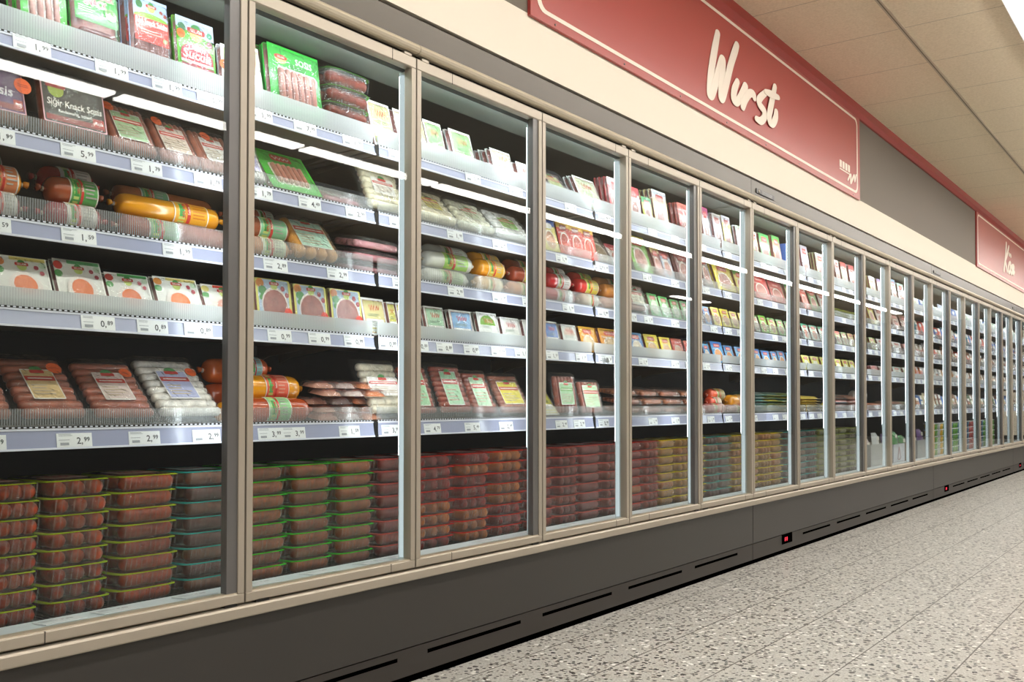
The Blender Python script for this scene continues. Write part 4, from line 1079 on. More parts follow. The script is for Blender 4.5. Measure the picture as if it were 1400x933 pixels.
rl(300, 346, R_ * .9, '#efa02a', '#f1b84a', 'small amber roll in clear film', R_ * 1.72, -.021)
rl(322, 400, R_ * .95, '#a55a3a', '#8fcfa0', 'russet roll with mint label', R_ * 1.72, -.021, .2, .86)
rl(322, 402, R_ * .9, '#c98a5a', '#dfe8c8', 'tan roll, bottom row', 0, .02)
rl(322, 380, R_ * .9, '#c86a50', '#dff0e0', 'pink roll with white label, on top', R_ * 2.85, -.083)
put(sausage_bag(W(402, 470), .165, .02, 4, '#eaa03a', '#bfe6cf', horiz=False, lw=.62, lh=.6, label_top='#d8412f'), 'clear bag of amber sausages with mint label', 400, 468, T, cat='bag', name=BAG, group=G_(T, 'bags'), lean=38)
for j in range(3):
    q_ = sausage_bag(W(484, 554), .12, .011, 4, ('#b06a74', '#b8727c', '#c08088')[j], '#a8cf5a', lw=.3, lh=.6, singles=False)
    put(q_, 'pink vacuum bag with lime label in a pile', 484, 554, T, cat='bag', name=BAG, group=G_(T, 'bags'), lean=80, dz=.040 * j, dx=.005)
rl(571, 642, R_ * .8, '#e8e6dc', '#cfe6b8', 'white roll, bottom row', 0, .02); rl(571, 646, R_ * .95, '#eef0ea', '#a9d86a', 'white roll with lime label', R_ * 1.72, -.021); rl(571, 640, R_ * .95, '#e6ebe6', '#dfeadf', 'white roll in clear film, on top', R_ * 2.85, -.083)
rl(645, 690, R_ * .85, '#e8b878', '#f0dcb0', 'pale amber roll, bottom row', 0, .02); rl(690, 735, R_ * .85, '#c9844f', '#e9cfa0', 'tan roll, bottom row', 0, .02)
rl(640, 691, R_, '#f0a010', '#eab83a', 'amber roll with gold label', R_ * 1.72, -.021); rl(690, 738, R_, '#a8452a', '#e2b84a', 'brick red roll with gold label', R_ * 1.72, -.021)
rl(632, 684, R_ * 1.0, '#f3a60f', '#e9bc4a', 'amber roll with gold label, on top', R_ * 2.85, -.083); rl(683, 734, R_ * 1.0, '#b0512c', '#ddb24a', 'brick red roll, on top', R_ * 2.85, -.083)
rl(738, 788, R_ * .85, '#c44a50', '#e3dcdc', 'rose red roll, bottom row', 0, .02); rl(788, 820, R_ * .85, '#cfae8a', '#e0d0b8', 'sand coloured roll, bottom row', 0, .02); rl(818, 858, R_ * .85, '#d8a08a', '#e8c8b8', 'salmon roll, bottom row', 0, .02)
rl(738, 780, R_, '#d8262c', '#e8e6e6', 'red roll with white label', R_ * 1.72, -.021); rl(779, 818, R_, '#d02a26', '#e8d24a', 'red roll with yellow label', R_ * 1.72, -.021); rl(817, 860, R_ * 1.0, '#e89a4a', '#f0c07a', 'apricot roll', R_ * 1.72, -.021)
rl(734, 772, R_, '#d42a2e', '#eceaea', 'red roll with white label, on top', R_ * 2.85, -.083); rl(772, 808, R_, '#cf2622', '#b8d03a', 'red roll with lime label, on top', R_ * 2.85, -.083); rl(806, 856, R_ * 1.0, '#eaa466', '#f2c68a', 'apricot roll, on top', R_ * 2.85, -.083)
put(sausage_bag(W(860, 886), .15, .012, 5, '#d8a8a0', '#e8ecd8', lw=.6, lh=.5, singles=False), 'white and pink bag', 862, 886, T, cat='bag', name=BAG, group=G_(T, 'bags'), lean=20)
for a, b, h, fld, acc, mt, d in ((889, 903, .115, '#6cc06a', '#4fae54', '#ece6d8', 'green and white slice pack'), (904, 917, .11, '#6cc06a', '#4fae54', '#ece6d8', 'green and white slice pack'), (919, 931, .105, '#78c874', '#58b45a', '#ece6d8', 'green and white slice pack'), (933, 943, .105, '#6cc06a', '#4fae54', '#e8d8cc', 'green and white slice pack'), (944, 953, .1, '#5fb85a', '#3f9a46', '#e8d8cc', 'green and white slice pack'),
        (963, 972, .1, '#3f7fd0', '#7fb0e6', '#c98a6a', 'blue pack'), (975, 986, .105, '#e8d83a', '#f0e24a', '#c07a5a', 'yellow pack with slices'), (987, 999, .105, '#f0dc2a', '#f4e64a', '#c98a72', 'yellow pack with slices'), (1000, 1010, .10, '#f2e678', '#e8d83a', '#d8a08a', 'pale yellow pack'), (1012, 1023, .10, '#efe02a', '#e8d42a', '#c9805a', 'yellow pack with slices'),
        (1032, 1038, .095, '#e6ead8', '#b8d8a0', '#d0a890', 'pale green pack'), (1040, 1050, .11, '#8fd03a', '#6cc02a', '#c07a5a', 'lime green pack with slices'), (1052, 1062, .105, '#c8dc3a', '#6cc02a', '#c07a5a', 'lime yellow pack with slices'), (1064, 1073, .105, '#7fc83a', '#58b02a', '#b8705a', 'lime green pack with slices'), (1075, 1081, .10, '#8fd06a', '#4fae44', '#d8b8a0', 'small green pack'), (1082, 1088, .10, '#6cc890', '#3fa870', '#d8b8a0', 'sea green pack'),
        (1098, 1107, .11, '#d8ece0', '#3fae84', '#e08a70', 'white and sea green pack'), (1109, 1119, .11, '#d4e8dc', '#3fae84', '#d87a5a', 'white and sea green pack'), (1121, 1133, .11, '#dfeee4', '#3fae6a', '#c05a4a', 'white and green pack'), (1143, 1150, .1, '#a8c87a', '#d85a3a', '#c07a5a', 'green and red pack'), (1152, 1159, .1, '#d8e0b0', '#8fc04a', '#c88a6a', 'pale green pack'), (1161, 1168, .1, '#e6d86a', '#e8b84a', '#c88a5a', 'gold pack'), (1170, 1178, .1, '#d8b088', '#e8a04a', '#c88a6a', 'apricot pack'),
        (1190, 1198, .10, '#b8c04a', '#8fae3a', '#a8783a', 'olive pack'), (1200, 1212, .10, '#d9d2cc', '#e8e6e4', '#b08a80', 'silver pack'), (1221, 1233, .10, '#e2d8d8', '#ecebec', '#b88a80', 'white crumpled pack'), (1236, 1247, .10, '#c8704a', '#a84a3a', '#b86a5a', 'rust red pack')):
    put(wp(a, b, h, .013, fld, art_panel(fld, acc, mt), film=a < 960), d, a, b, T, group=G_(T, 'slice packs'), lean=17, depth=2, step=.02)

# ---- fourth shelf: sliced packs
T = 3
RING = {0: ('#ee7a3a', '#e8d878', '#e8863a'), 1: ('#ee7a3a', '#6cc07a', '#d2402f'), 2: ('#ee7a3a', '#4fae5a', '#d2402f'), 3: ('#ef7f3e', '#e8d878', '#e8963a'), 4: ('#efb0a0', '#e2452f', '#e8d878')}
for i, (a, b, h) in enumerate(((-75, -4, .135), (0, 78, .13), (83, 152, .138), (152, 215, .117), (219, 282, .122), (284, 342, .115))):
    put(wp(a, b, h, .010, '#eef0e6', art_ring(*RING[(i - 1) % 5])), 'white slice pack with orange disc', a, b, T, name=PACK, cat='packet', group=G_(T, 'slice packs'), lean=24, depth=3, step=.018)
put(wp(325, 348, .125, .01, '#e6df7a', art_meatdisc), 'yellow edged salami slice pack', 326, 346, T, name=PACK, group=G_(T, 'slice packs'), lean=8)
for a, b, h in ((351, 400, .142), (403, 449, .138), (453, 496, .138)):
    put(wp(a, b, h, .010, '#e6df7a', art_meatdisc), 'yellow edged salami slice pack', a, b, T, name=PACK, group=G_(T, 'slice packs'), lean=8, depth=3, step=.02)
for a, b, h, top, low, arch, d, dd in ((498, 531, .125, '#d9cd8a', '#e7e9e1', 0, 'white slice pack with mustard label', 2), (534, 545, .12, '#e8e06a', '#f0d04a', 0, 'white and yellow slice pack', 1), (546, 566, .12, '#e8e06a', '#f0d04a', 0, 'white and yellow slice pack', 1), (568, 578, .12, '#f2dc2c', '#f0c02a', 0, 'yellow label slice pack', 2), (584, 612, .122, '#b8e6c0', '#d8ead8', 0, 'mint green label slice pack', 3), (618, 650, .12, '#7fb6ea', '#7f9fd8', 0, 'sky blue label slice pack', 3),
        (656, 685, .124, '#7cb82a', '#8cc43a', 1, 'slice pack with green arched label', 2), (688, 715, .115, '#eee6e4', '#e8c0c4', 1, 'white arched label slice pack', 3), (718, 745, .115, '#3f8ae0', '#3f6fc8', 1, 'blue label slice pack', 2), (747, 767, .12, '#2f6fc8', '#3f8ae0', 0, 'deep blue label slice pack', 2), (771, 792, .115, '#ecd2c0', '#e8d8d8', 1, 'cream and pink slice pack', 2)):
    put(wp(a, b, h, .010, '#f3f5f2', art_card(top, '#f4f4f2', low, bool(arch))), d, a, b, T, name=PACK, group=G_(T, 'slice packs'), lean=14, depth=dd, step=.016)
for a, b, h, fld, acc, mt, d in ((795, 818, .115, '#f0a82a', '#f2b83a', '#e8c8a0', 'orange yellow pack'), (822, 852, .118, '#f2a020', '#f4b83a', '#eecaa0', 'orange yellow pack'), (863, 882, .115, '#3f86d0', '#6aa6e0', '#e6d8c0', 'blue slice pack'), (884, 903, .115, '#f0d61e', '#f4e04a', '#dcae7a', 'yellow slice pack'), (905, 920, .11, '#f0d61e', '#f4e04a', '#d8a87a', 'yellow slice pack'), (921, 936, .11, '#d8402a', '#e05a3a', '#d8a080', 'red slice pack'), (938, 953, .105, '#d8402a', '#e05a3a', '#e0b090', 'red slice pack'),
        (963, 972, .1, '#2f8fd0', '#5fb0e6', '#e6d6c8', 'light blue pack'), (975, 991, .12, '#3f9fe0', '#2f7fd0', '#d8945a', 'light blue ham pack'), (992, 1004, .105, '#4fa6e6', '#2f7fd0', '#d8945a', 'light blue ham pack'), (1007, 1022, .105, '#3f9fe0', '#2f7fd0', '#d89a62', 'light blue ham pack'), (1032, 1041, .105, '#4fa6e6', '#2f7fd0', '#e6b080', 'light blue ham pack'), (1043, 1054, .10, '#4fa6e6', '#2f7fd0', '#e6b080', 'light blue ham pack'), (1056, 1064, .1, '#58aee8', '#2f7fd0', '#e8b888', 'light blue ham pack'), (1065, 1075, .11, '#4fa6e6', '#3f90d8', '#d8945a', 'light blue ham pack'), (1077, 1087, .105, '#6ab4ea', '#4fa0e0', '#e6b080', 'light blue ham pack'),
        (1098, 1108, .1, '#e6e04a', '#f0ec7a', '#f0ead0', 'bright yellow pack'), (1110, 1121, .1, '#e6e04a', '#f0ec7a', '#f0ead0', 'bright yellow pack'), (1123, 1133, .1, '#e8e250', '#f0ec7a', '#f0ead0', 'bright yellow pack'), (1143, 1151, .1, '#e6e04a', '#f0ec7a', '#f0ead0', 'bright yellow pack'), (1153, 1161, .1, '#e8e250', '#f0ec7a', '#f0ead0', 'bright yellow pack'), (1162, 1169, .1, '#e6e04a', '#f0ec7a', '#f0ead0', 'bright yellow pack'), (1171, 1179, .09, '#c88a80', '#b86a6a', '#b86a60', 'rose pink pack'),
        (1191, 1200, .08, '#c87a80', '#d8a0a0', '#b86a60', 'pink pack'), (1202, 1212, .08, '#b88a70', '#e0d0c8', '#a86a58', 'brown and white pack'), (1221, 1232, .09, '#d8e2dc', '#a8c0b0', '#b0a090', 'silver green pack'), (1235, 1247, .09, '#cfd0a8', '#e8e8e0', '#b0a080', 'khaki pack')):
    put(wp(a, b, h, .012, fld, art_panel(fld, acc, mt), film=a < 960), d, a, b, T, group=G_(T, 'slice packs'), lean=16, depth=2, step=.02)

# ---- lowest shelf
T = 4
def bigbag(a, b, h, mt, lc, lt, d, n=8, r=.0125, st=None, lean=47, **k):
    put(sausage_bag(W(a, b), h, r, n, mt, lc, label_top=lt, stick=st, **k), d, a, b, T, cat='bag', name=BAG, group=G_(T, 'bags'), lean=lean)
bigbag(-70, 30, .215, '#a56048', '#e2c08a', '#c8382f', 'brown sausage bag cut by the picture edge')
bigbag(28, 130, .222, '#a35a42', '#e8c890', '#cf3b2f', 'brown sausage bag with cream label', st=(.045, .165, .018))
bigbag(128, 223, .215, '#a1563e', '#e9d3cc', '#cf3b2f', 'brown sausage bag with pink label', st=(.05, .155, .016))
bigbag(218, 313, .235, '#ddd6cc', '#b8bce0', '#cf3b2f', 'white sausage bag with lilac label', st=(.06, .165, .016))
rl(268, 345, R_ * 1.05, '#c05a28', '#8fcf9a', 'copper roll at the back', R_ * 3.3, -.14, .7, .97, lv=4)
rl(268, 350, R_ * 1.05, '#a8441f', '#b86a3a', 'rust coloured roll at the back', R_ * 1.2, -.14, .7, .97, lv=4)
rl(318, 414, R_ * 1.12, '#f0a010', '#e8664a', 'fat amber yellow roll with red label', R_ * 1.75, -.045, .30, .72, lv=4, text='Salam', low='#e8a08a')
rl(318, 430, R_ * 1.05, '#b84a1c', '#9fd89a', 'rust orange roll with green label', 0, .015, .32, .66, lv=4)
rl(320, 372, R_ * .95, '#e05a1c', '#9fd8e0', 'orange roll with blue label, on top', R_ * 3.6, -.09, .1, .6, lv=4)
rl(286, 330, R_ * .9, '#ef9a1c', '#e9a02a', 'small amber roll', 0, -.075, lv=4)
snack = []
for v in range(3):
    q = MB(); q.pillow(-.038, .038, 0, .07, 0, .014, ink(('#c88f7a', '#b9a09a', '#cf7a4a')[v]), 6, 6, p=4, wrinkle=.003); A = Art(q, flat(.0148)); A.rect(-.03, .015, .025, .05, '#e8662a'); A.disc(0, .035, .012, .012, '#2f5a8a'); A.rect(.025, .01, .035, .06, '#c22f3c')
    bo = q.mesh('snack_pouch'); q = MB(); q.pillow(-.043, .043, -.004, .074, .001, .018, M_FILM, 8, 8, p=6, wrinkle=.003)
    snack.append([('pouch', bo, []), ('film_wrap', q.mesh('film_wrap'), [])])
random.seed(11)
y0_, _ = on_plane(432, 530, XS - .06)
for i in range(15):
    lay, k_ = divmod(i, 3); y = y0_ + .02 + .09 * k_ + .012 * (lay % 2); x = XS - .010 - .022 * (lay % 3)
    place(snack[i % 3], 'snack_packet', lab('orange and grey snack packet', y, 4), 'packet', 'loose snack packets', (x - .055 + .045, y, SHELF_Z[4] + .006 + .0235 * lay), (0, -1.42 + random.uniform(-.05, .05), random.uniform(-.12, .12)))
put(sausage_bag(.15, .13, .011, 6, '#6a5a55', '#8a8f92', singles=False), 'empty looking crinkled clear bag', 440, 500, T, cat='bag', name=BAG, group=G_(T, 'bags'), lean=20, dx=-.16)
bigbag(505, 562, .20, '#d8ceb8', '#eee6e6', '#d8303a', 'off-white sausage bag with red script', n=7, r=.014, lean=26, lw=.7, lh=.3)
bigbag(556, 600, .19, '#a3452f', '#aadfb0', '#c8382f', 'red brown sausage bag with mint label', n=9, r=.0105, lean=22, lw=.5, lh=.6)
bigbag(602, 648, .20, '#a3452f', '#aadfb0', '#c8382f', 'red brown sausage bag with mint label', n=9, r=.0105, lean=24, lw=.45, lh=.6)
bigbag(645, 682, .18, '#a04a34', '#b6e2b8', '#c8382f', 'russet sausage bag with mint label', n=9, r=.0105, lean=26, lw=.5, lh=.6)
bigbag(684, 728, .18, '#9c5a44', '#f0e03a', '#c8382f', 'brown sausage bag with yellow label', n=9, r=.0105, lean=30, lw=.6, lh=.5)
put(wp(742, 764, .12, .012, '#e9e46a', art_card('#e9e46a')), 'yellow and white pack tipped sideways', 742, 764, T, group=G_(T, 'bags'), lean=36)
bigbag(760, 792, .17, '#9a4630', '#a8d8a0', '#5cae3a', 'hanging wiener bag with green top clip', n=6, r=.011, horiz=False, lean=10, lw=.55, lh=.5)
bigbag(794, 826, .15, '#9c4a34', '#bfe6b8', '#d23a30', 'wiener bag with pale green label', n=6, r=.011, horiz=False, lean=14, lw=.6, lh=.6)
yq = on_plane(829, 530, XS - .1)[0] + .09
for i in range(12):
    lay, k_ = divmod(i, 4)
    m_ = sausage_bag(.19, .12, .010, 5, ('#a8603c', '#9c5434', '#b06a44')[i % 3], '#e8dcc8', singles=False, lw=.01, lh=.01)
    y = yq + (.0, .215, .42, .63)[k_] + .012 * (lay % 2)
    place(m_, BAG, lab('clear bag of brown wieners', y, 4), 'bag', 'flat wiener bags in a pile', (XS - .02 - .012 * lay, y, SHELF_Z[4] + .008 + .039 * lay), (0, -1.40, random.uniform(-.08, .08)))
rl(963, 988, R_ * 1.0, '#d8532c', '#b8a04a', 'orange red roll', R_ * 1.9, -.04, lv=4); rl(963, 984, R_ * .85, '#d8431c', '#e8d0c0', 'orange roll', R_ * .9, -.02, lv=4); rl(990, 1024, R_ * 1.1, '#f0a01c', '#e89a1c', 'amber roll with scalloped label', R_ * .8, -.02, lv=4)
rl(958, 992, R_ * .8, '#b86a64', '#c88a84', 'dusky pink roll', 0, .02, lv=4); rl(990, 1024, R_ * .7, '#c8a09a', '#d8b8b0', 'pale pink roll', -.0, .025, lv=4)
for i, (a, b, n, cols, d) in enumerate(((1032, 1048, 7, ('#5f6f6a', '#4f8f86', '#a8b8b0'), 'teal edged flat pack in a stack'), (1049, 1067, 7, ('#4f6a5f', '#c9b84a', '#7a8a4a'), 'green edged flat pack in a stack'), (1068, 1088, 7, ('#6a7a4a', '#3f7a6a', '#d8b83a'), 'olive edged flat pack in a stack'), (1097, 1122, 6, ('#c8a83a', '#a8862a', '#dcc25a'), 'golden flat pack in a stack'), (1190, 1203, 3, ('#d8604a', '#c8a06a', '#e0886a'), 'red and cream flat pack in a stack'), (1204, 1215, 3, ('#d8705a', '#a8c08a', '#e09a7a'), 'salmon flat pack in a stack'), (1220, 1234, 4, ('#b88a7a', '#8a6a5a', '#c8c0b8'), 'brown flat pack in a stack'), (1235, 1248, 4, ('#a8a890', '#8a7a6a', '#c0b8a8'), 'grey flat pack in a stack'))):
    for j in range(n):
        ww = W(a, b)
        q = MB(); q.pillow(-ww * .46, ww * .46, 0, .16, 0, .013, ink(cols[j % 3]), 6, 5, p=8); q.plate(round_rect(-ww * .5, ww * .5, -.004, .164, .01), -.0015, 0, ink(cols[(j + 1) % 3]))
        put([('flat_pack', q.mesh('flat_pack'), [])], d, a, b, T, group=G_(T, 'flat pack stacks'), lean=86, dz=.0165 * j, dx=-.004 * (j % 2))
rl(1122, 1136, R_ * .9, '#d9c46a', '#efe6a0', 'pale yellow roll', 0, 0, lv=4)
for a, b, c, d in ((1143, 1160, '#5f7a86', 'slate blue pack lying down'), (1160, 1181, '#b8806a', 'terracotta pack lying down')):
    for j in range(3): put(wp(a, b, .12, .02, c, art_panel(c, '#d8d8c8', '#b07a68'), film=False), d, a, b, T, group=G_(T, 'flat pack stacks'), lean=74, dz=.03 * j)
rl(1162, 1181, R_ * 1.1, '#cfc8c4', '#e8e4e4', 'silvery wrapped roll', .075, -.04, lv=4)

# ---- far doors: packs a few pixels wide
FAR = {0: ['#cfd6e4', '#3f6fc0', '#e8e8ec', '#b8c8b0', '#dfe0c8'], 1: ['#3f8a9a', '#e8543c', '#e9604a', '#4f7ac8', '#e8e4dc'], 2: ['#a8785a', '#d8503c', '#c8b8a8', '#e8e6e4', '#9a6a50'], 3: ['#b88a60', '#e8e8ea', '#d8784a', '#c8c8cc', '#8a6a58'], 4: ['#a87a5a', '#3f70b8', '#8a5a50', '#c8b890', '#6a7a5a']}
FN = {'#cfd6e4': 'pale blue', '#3f6fc0': 'blue', '#e8e8ec': 'white', '#b8c8b0': 'sage', '#dfe0c8': 'ivory', '#3f8a9a': 'teal', '#e8543c': 'bright red', '#e9604a': 'coral red', '#4f7ac8': 'mid blue', '#e8e4dc': 'cream', '#a8785a': 'tan', '#d8503c': 'red', '#c8b8a8': 'beige', '#e8e6e4': 'off-white', '#9a6a50': 'brown', '#b88a60': 'caramel', '#e8e8ea': 'silver white', '#d8784a': 'orange', '#c8c8cc': 'light grey', '#8a6a58': 'cocoa', '#a87a5a': 'toffee', '#3f70b8': 'royal blue', '#8a5a50': 'maroon brown', '#c8b890': 'sand', '#6a7a5a': 'moss green'}
random.seed(5); farm = {}
YF = on_plane(1253, 400, XS - .022)[0]
for k in range(22):
    a_, b_ = YF + .56 * k, YF + .56 * k + .56
    for lv in range(5):
        n = 4 if b_ < 14.2 else 0
        if 2.08 + 1.26 * round((a_ - 2.08) / 1.26) < 0: continue
        for i in range(n):
            wd = (b_ - a_) / n; c = random.choice(FAR[lv]); h = random.choice((.11, .13, .15)) if lv != 3 else .12
            key = (c, h)
            if key not in farm:
                q = MB(); q.plate(round_rect(-.068, .068, 0, h, .006), -.004, 0, ink(c)); q.pillow(-.064, .064, .004, h - .004, 0, .03, ink(c), 5, 5, p=8)
                A = Art(q, flat(.0302)); A.rrect(-.035, h * .62, .035, h * .86, .006, '#f2eee6'); A.rect(-.04, h * .15, .04, h * .5, random.choice(('#c98a70', '#f0ead8', '#b8544a')))
                farm[key] = [('far_pack', q.mesh('printed_pack'), [])]
            y = a_ + wd * (i + .5)
            place(farm[key], 'grocery_packet', lab(FN[c] + ' pack', y, lv), 'packet', G_(lv, 'distant packs'), (XS - .052, y, SHELF_Z[lv] + .001), (0, -math.radians(14 if lv else 8), random.uniform(-.06, .06)))

# ---- the well: stacks of sausage trays
def rimmat(name, tint, col): return clear(name, tint=tint, haze=.8, haze_col=lin(col), rough=.12)
RY = rimmat('yellow green rim', (.8, .85, .35), '#b4cc2a'); RT = rimmat('teal rim', (.3, .75, .72), '#3fb8b0'); RG = rimmat('green rim', (.35, .85, .25), '#3fd02a'); RR = rimmat('red rim', (.85, .3, .3), '#e0281c'); RK = rimmat('rose rim', (.9, .5, .5), '#d85a52'); RL = rimmat('lemon rim', (.9, .85, .25), '#f0dc10'); RO = rimmat('olive rim', (.6, .7, .3), '#9aa83a')
STY = {'Y': (RY, '#a03a12', 'yellow-green rimmed'), 'T': (RT, '#5a2c22', 'teal rimmed'), 'G': (RG, '#944410', 'bright green rimmed'), 'R': (RR, '#86201a', 'red rimmed'), 'K': (RK, '#74221c', 'rose rimmed'), 'L': (RL, '#a87428', 'lemon rimmed'), 'O': (RO, '#76702a', 'olive rimmed'), 'B': (RT, '#7a5a44', 'blue-green rimmed')}
cache = {}
ZW = .334
def column(a, b, n, st, across, idx, h=.0385, dx=0, top=None):
    x = -.178 + dx
    ya, _ = on_plane(a, 700, x); yb, _ = on_plane(b, 700, x); wd = yb - ya - .003
    rim, mt, nm = STY[st]
    key = (round(wd, 2), st, across, round(h, 4))
    for j in range(n):
        jv = random.choice((0, 0, 1))
        if (key, jv) not in cache: cache[(key, jv)] = tray(round(wd, 2), .215, h * .97, rim, (mt if jv == 0 else {'R': '#a8601a', 'K': '#8a3018', 'Y': '#8a2c0c', 'G': '#84380e', 'L': '#b06a30', 'T': '#7a4a34', 'O': '#665420', 'B': mt}[st]), across, lid={'Y': '#e0b8a0', 'G': '#d8dcc0', 'R': '#d8a8a0', 'K': '#d8b0b8', 'L': '#e8e08a', 'T': '#c8dcd8', 'O': '#c8c88a', 'B': '#c8d8d0'}[st])
        k = door_of((ya + yb) / 2)
        place(cache[(key, jv)], TRAY, '%s sausage tray, %s up, in the %s stack of the cooler well' % (nm, ORD[j], ORD[idx] if idx < 24 else 'twenty-%s' % ORD[idx - 20] if idx < 29 else 'thirty-%s' % ORD[idx - 30] if idx > 29 else 'thirtieth'), 'tray', '%s trays stacked in the well' % nm,
              (x + random.uniform(-.004, .004), (ya + yb) / 2 + random.uniform(-.004, .004), ZW + h * j), (0, 0, random.uniform(-.025, .025)))
random.seed(3)
cols = [(-75, -6, 8, 'Y', 0, -.004), (-6, 60, 8, 'Y', 0, 0), (66, 160, 8, 'Y', 0, 0), (165, 252, 8, 'Y', 1, 0), (256, 330, 8, 'T', 1, 0),
        (334, 400, 8, 'G', 1, 0), (402, 462, 8, 'G', 1, 0), (465, 520, 8, 'G', 1, 0), (522, 566, 8, 'K', 1, 0), (568, 630, 8, 'R', 0, 0), (632, 678, 8, 'R', 0, 0), (679, 722, 8, 'R', 0, 0), (723, 764, 8, 'K', 1, 0), (765, 796, 8, 'K', 0, 0), (797, 829, 8, 'K', 1, 0), (830, 860, 8, 'K', 0, 0), (861, 884, 8, 'R', 1, 0), (885, 906, 8, 'K', 0, 0),
        (907, 929, 8, 'L', 1, 0), (930, 952, 8, 'L', 0, 0), (953, 970, 8, 'L', 1, 0), (971, 988, 8, 'T', 0, 0), (989, 1004, 8, 'T', 1, 0), (1005, 1024, 8, 'L', 0, 0), (1025, 1044, 8, 'L', 1, 0), (1045, 1060, 8, 'L', 0, 0), (1061, 1074, 8, 'L', 1, 0), (1075, 1094, 8, 'T', 0, 0), (1095, 1108, 8, 'T', 1, 0), (1109, 1121, 8, 'T', 0, 0), (1122, 1139, 8, 'O', 1, 0), (1140, 1151, 8, 'O', 0, 0), (1152, 1163, 8, 'O', 1, 0), (1164, 1175, 8, 'O', 0, 0)]
for i, (a, b, n, st, ac, dx) in enumerate(cols): column(a, b, n, st, ac, i, dx=dx, h=.0385)

# cartons and tubs in the well of the further doors
def carton(w_, d_, h_, col, mark=None):
    q = MB(); t = .004
    q.box(-t, 0, -w_ / 2, w_ / 2, 0, h_, ink(col)); q.box(-d_, -d_ + t, -w_ / 2, w_ / 2, 0, h_, ink(col)); q.box(-d_, 0, -w_ / 2, -w_ / 2 + t, 0, h_, ink(col)); q.box(-d_, 0, w_ / 2 - t, w_ / 2, 0, h_, ink(col)); q.box(-d_, 0, -w_ / 2, w_ / 2, 0, t, ink(col))
    A = Art(q, flat(0))
    if mark == 'drop':
        A.poly([(-.05, h_ * .2), (-.02, h_ * .15), (.03, h_ * .15), (.05, h_ * .3), (.01, h_ * .85), (-.01, h_ * .85)], '#8f5560'); A.poly([(-.03, h_ * .22), (.0, h_ * .18), (.03, h_ * .32), (.0, h_ * .68)], '#c9cdd6')
    else: A.lines(-w_ * .3, h_ * .3, w_ * .3, h_ * .6, 3, '#9a9aa0')
    return [('carton', q.mesh('carton'), [])]
for i, (a, b, h, col, mk) in enumerate(((1190, 1214, .17, '#a8aaa8', None), (1221, 1237, .15, '#c4cad6', 'drop'), (1238, 1249, .15, '#a08a70', None), (1254, 1272, .16, '#9aa0a4', None))):
    ya, _ = on_plane(a, 600, -.18); yb, _ = on_plane(b, 600, -.18); w_ = yb - ya - .01
    place(carton(w_, .28, h, col, mk), 'open_carton', ['wide grey open carton in the cooler well', 'pale grey open carton with a dark teardrop mark', 'narrow brown open carton in the cooler well', 'grey open carton beside the tub stacks'][i], 'carton', 'open cartons in the well', (-.18, (ya + yb) / 2, ZW))
    for j in range(3 if w_ > .3 else 1):
        q = MB(); c = ('#c8b0b8', '#b85a58', '#e2e6ea', '#7a5a9a', '#4f9a5a')[(i * 2 + j) % 5]; hp = .19 + .02 * j; q.pillow(-min(.06, w_ * .4), min(.06, w_ * .4), 0, hp, 0, .03, ink(c), 6, 6, p=4, wrinkle=.003); A = Art(q, flat(.031)); A.rect(-.03, hp - .06, .03, hp - .03, '#f0ece4')
        yy = (ya + yb) / 2 + (j - 1) * w_ * .28
        place([('pouch', q.mesh('pouch'), [])], 'food_pouch', '%s pouch standing in the %s carton of the well, %s along' % ({'#c8b0b8': 'mauve', '#b85a58': 'red', '#e2e6ea': 'white', '#7a5a9a': 'purple', '#4f9a5a': 'green'}[c], ORD[i], ORD[j]), 'pouch', 'pouches in the open cartons', (-.24 - .05 * (j % 2), yy + (0 if w_ > .3 else w_ * .28), ZW + .02), (0, -.10, 0))
q = MB()
def tub(c, lidc):
    q = MB(); n = 16
    q.tube([(-.05, 0, 0), (-.05, 0, .002), (-.05, 0, .052)], [.040, .042, .047], ink(c), n); A = MB(); A.tube([(-.05, 0, .0525), (-.05, 0, .058)], [.050, .050], ink(lidc), n)
    return [('tub', q.mesh('tub'), []), ('lid', A.mesh('lid'), [])]
TUB = {'yellow': tub('#d8a81c', '#f2f0ea'), 'green': tub('#5f9a3a', '#e8eef2'), 'blue': tub('#2f6a8a', '#e6eef4'), 'white': tub('#b0b4b8', '#eef2f6'), 'red': tub('#a83a3a', '#efe6e6')}
random.seed(8); nn = 0
y = on_plane(1277, 600, -.18)[0] + .03; st_i = 0
while y < bound(19) - .05 and st_i < 24:
    if all(abs(y - bound(k)) > .05 for k in range(30)):
        c = random.choice(['yellow', 'yellow', 'green', 'white']) if y < bound(14) else random.choice(['blue', 'green', 'white', 'red', 'blue'])
        for j in range(5):
            place(TUB[c], 'food_tub', '%s tub, %s up in the %s round stack past the cartons' % (c, ORD[j], ORD[min(st_i, 23)] + ('' if st_i < 24 else ' or later')), 'tub', 'tub stacks in the well', (-.175, y, ZW + .0585 * j))
        st_i += 1
    y += .105

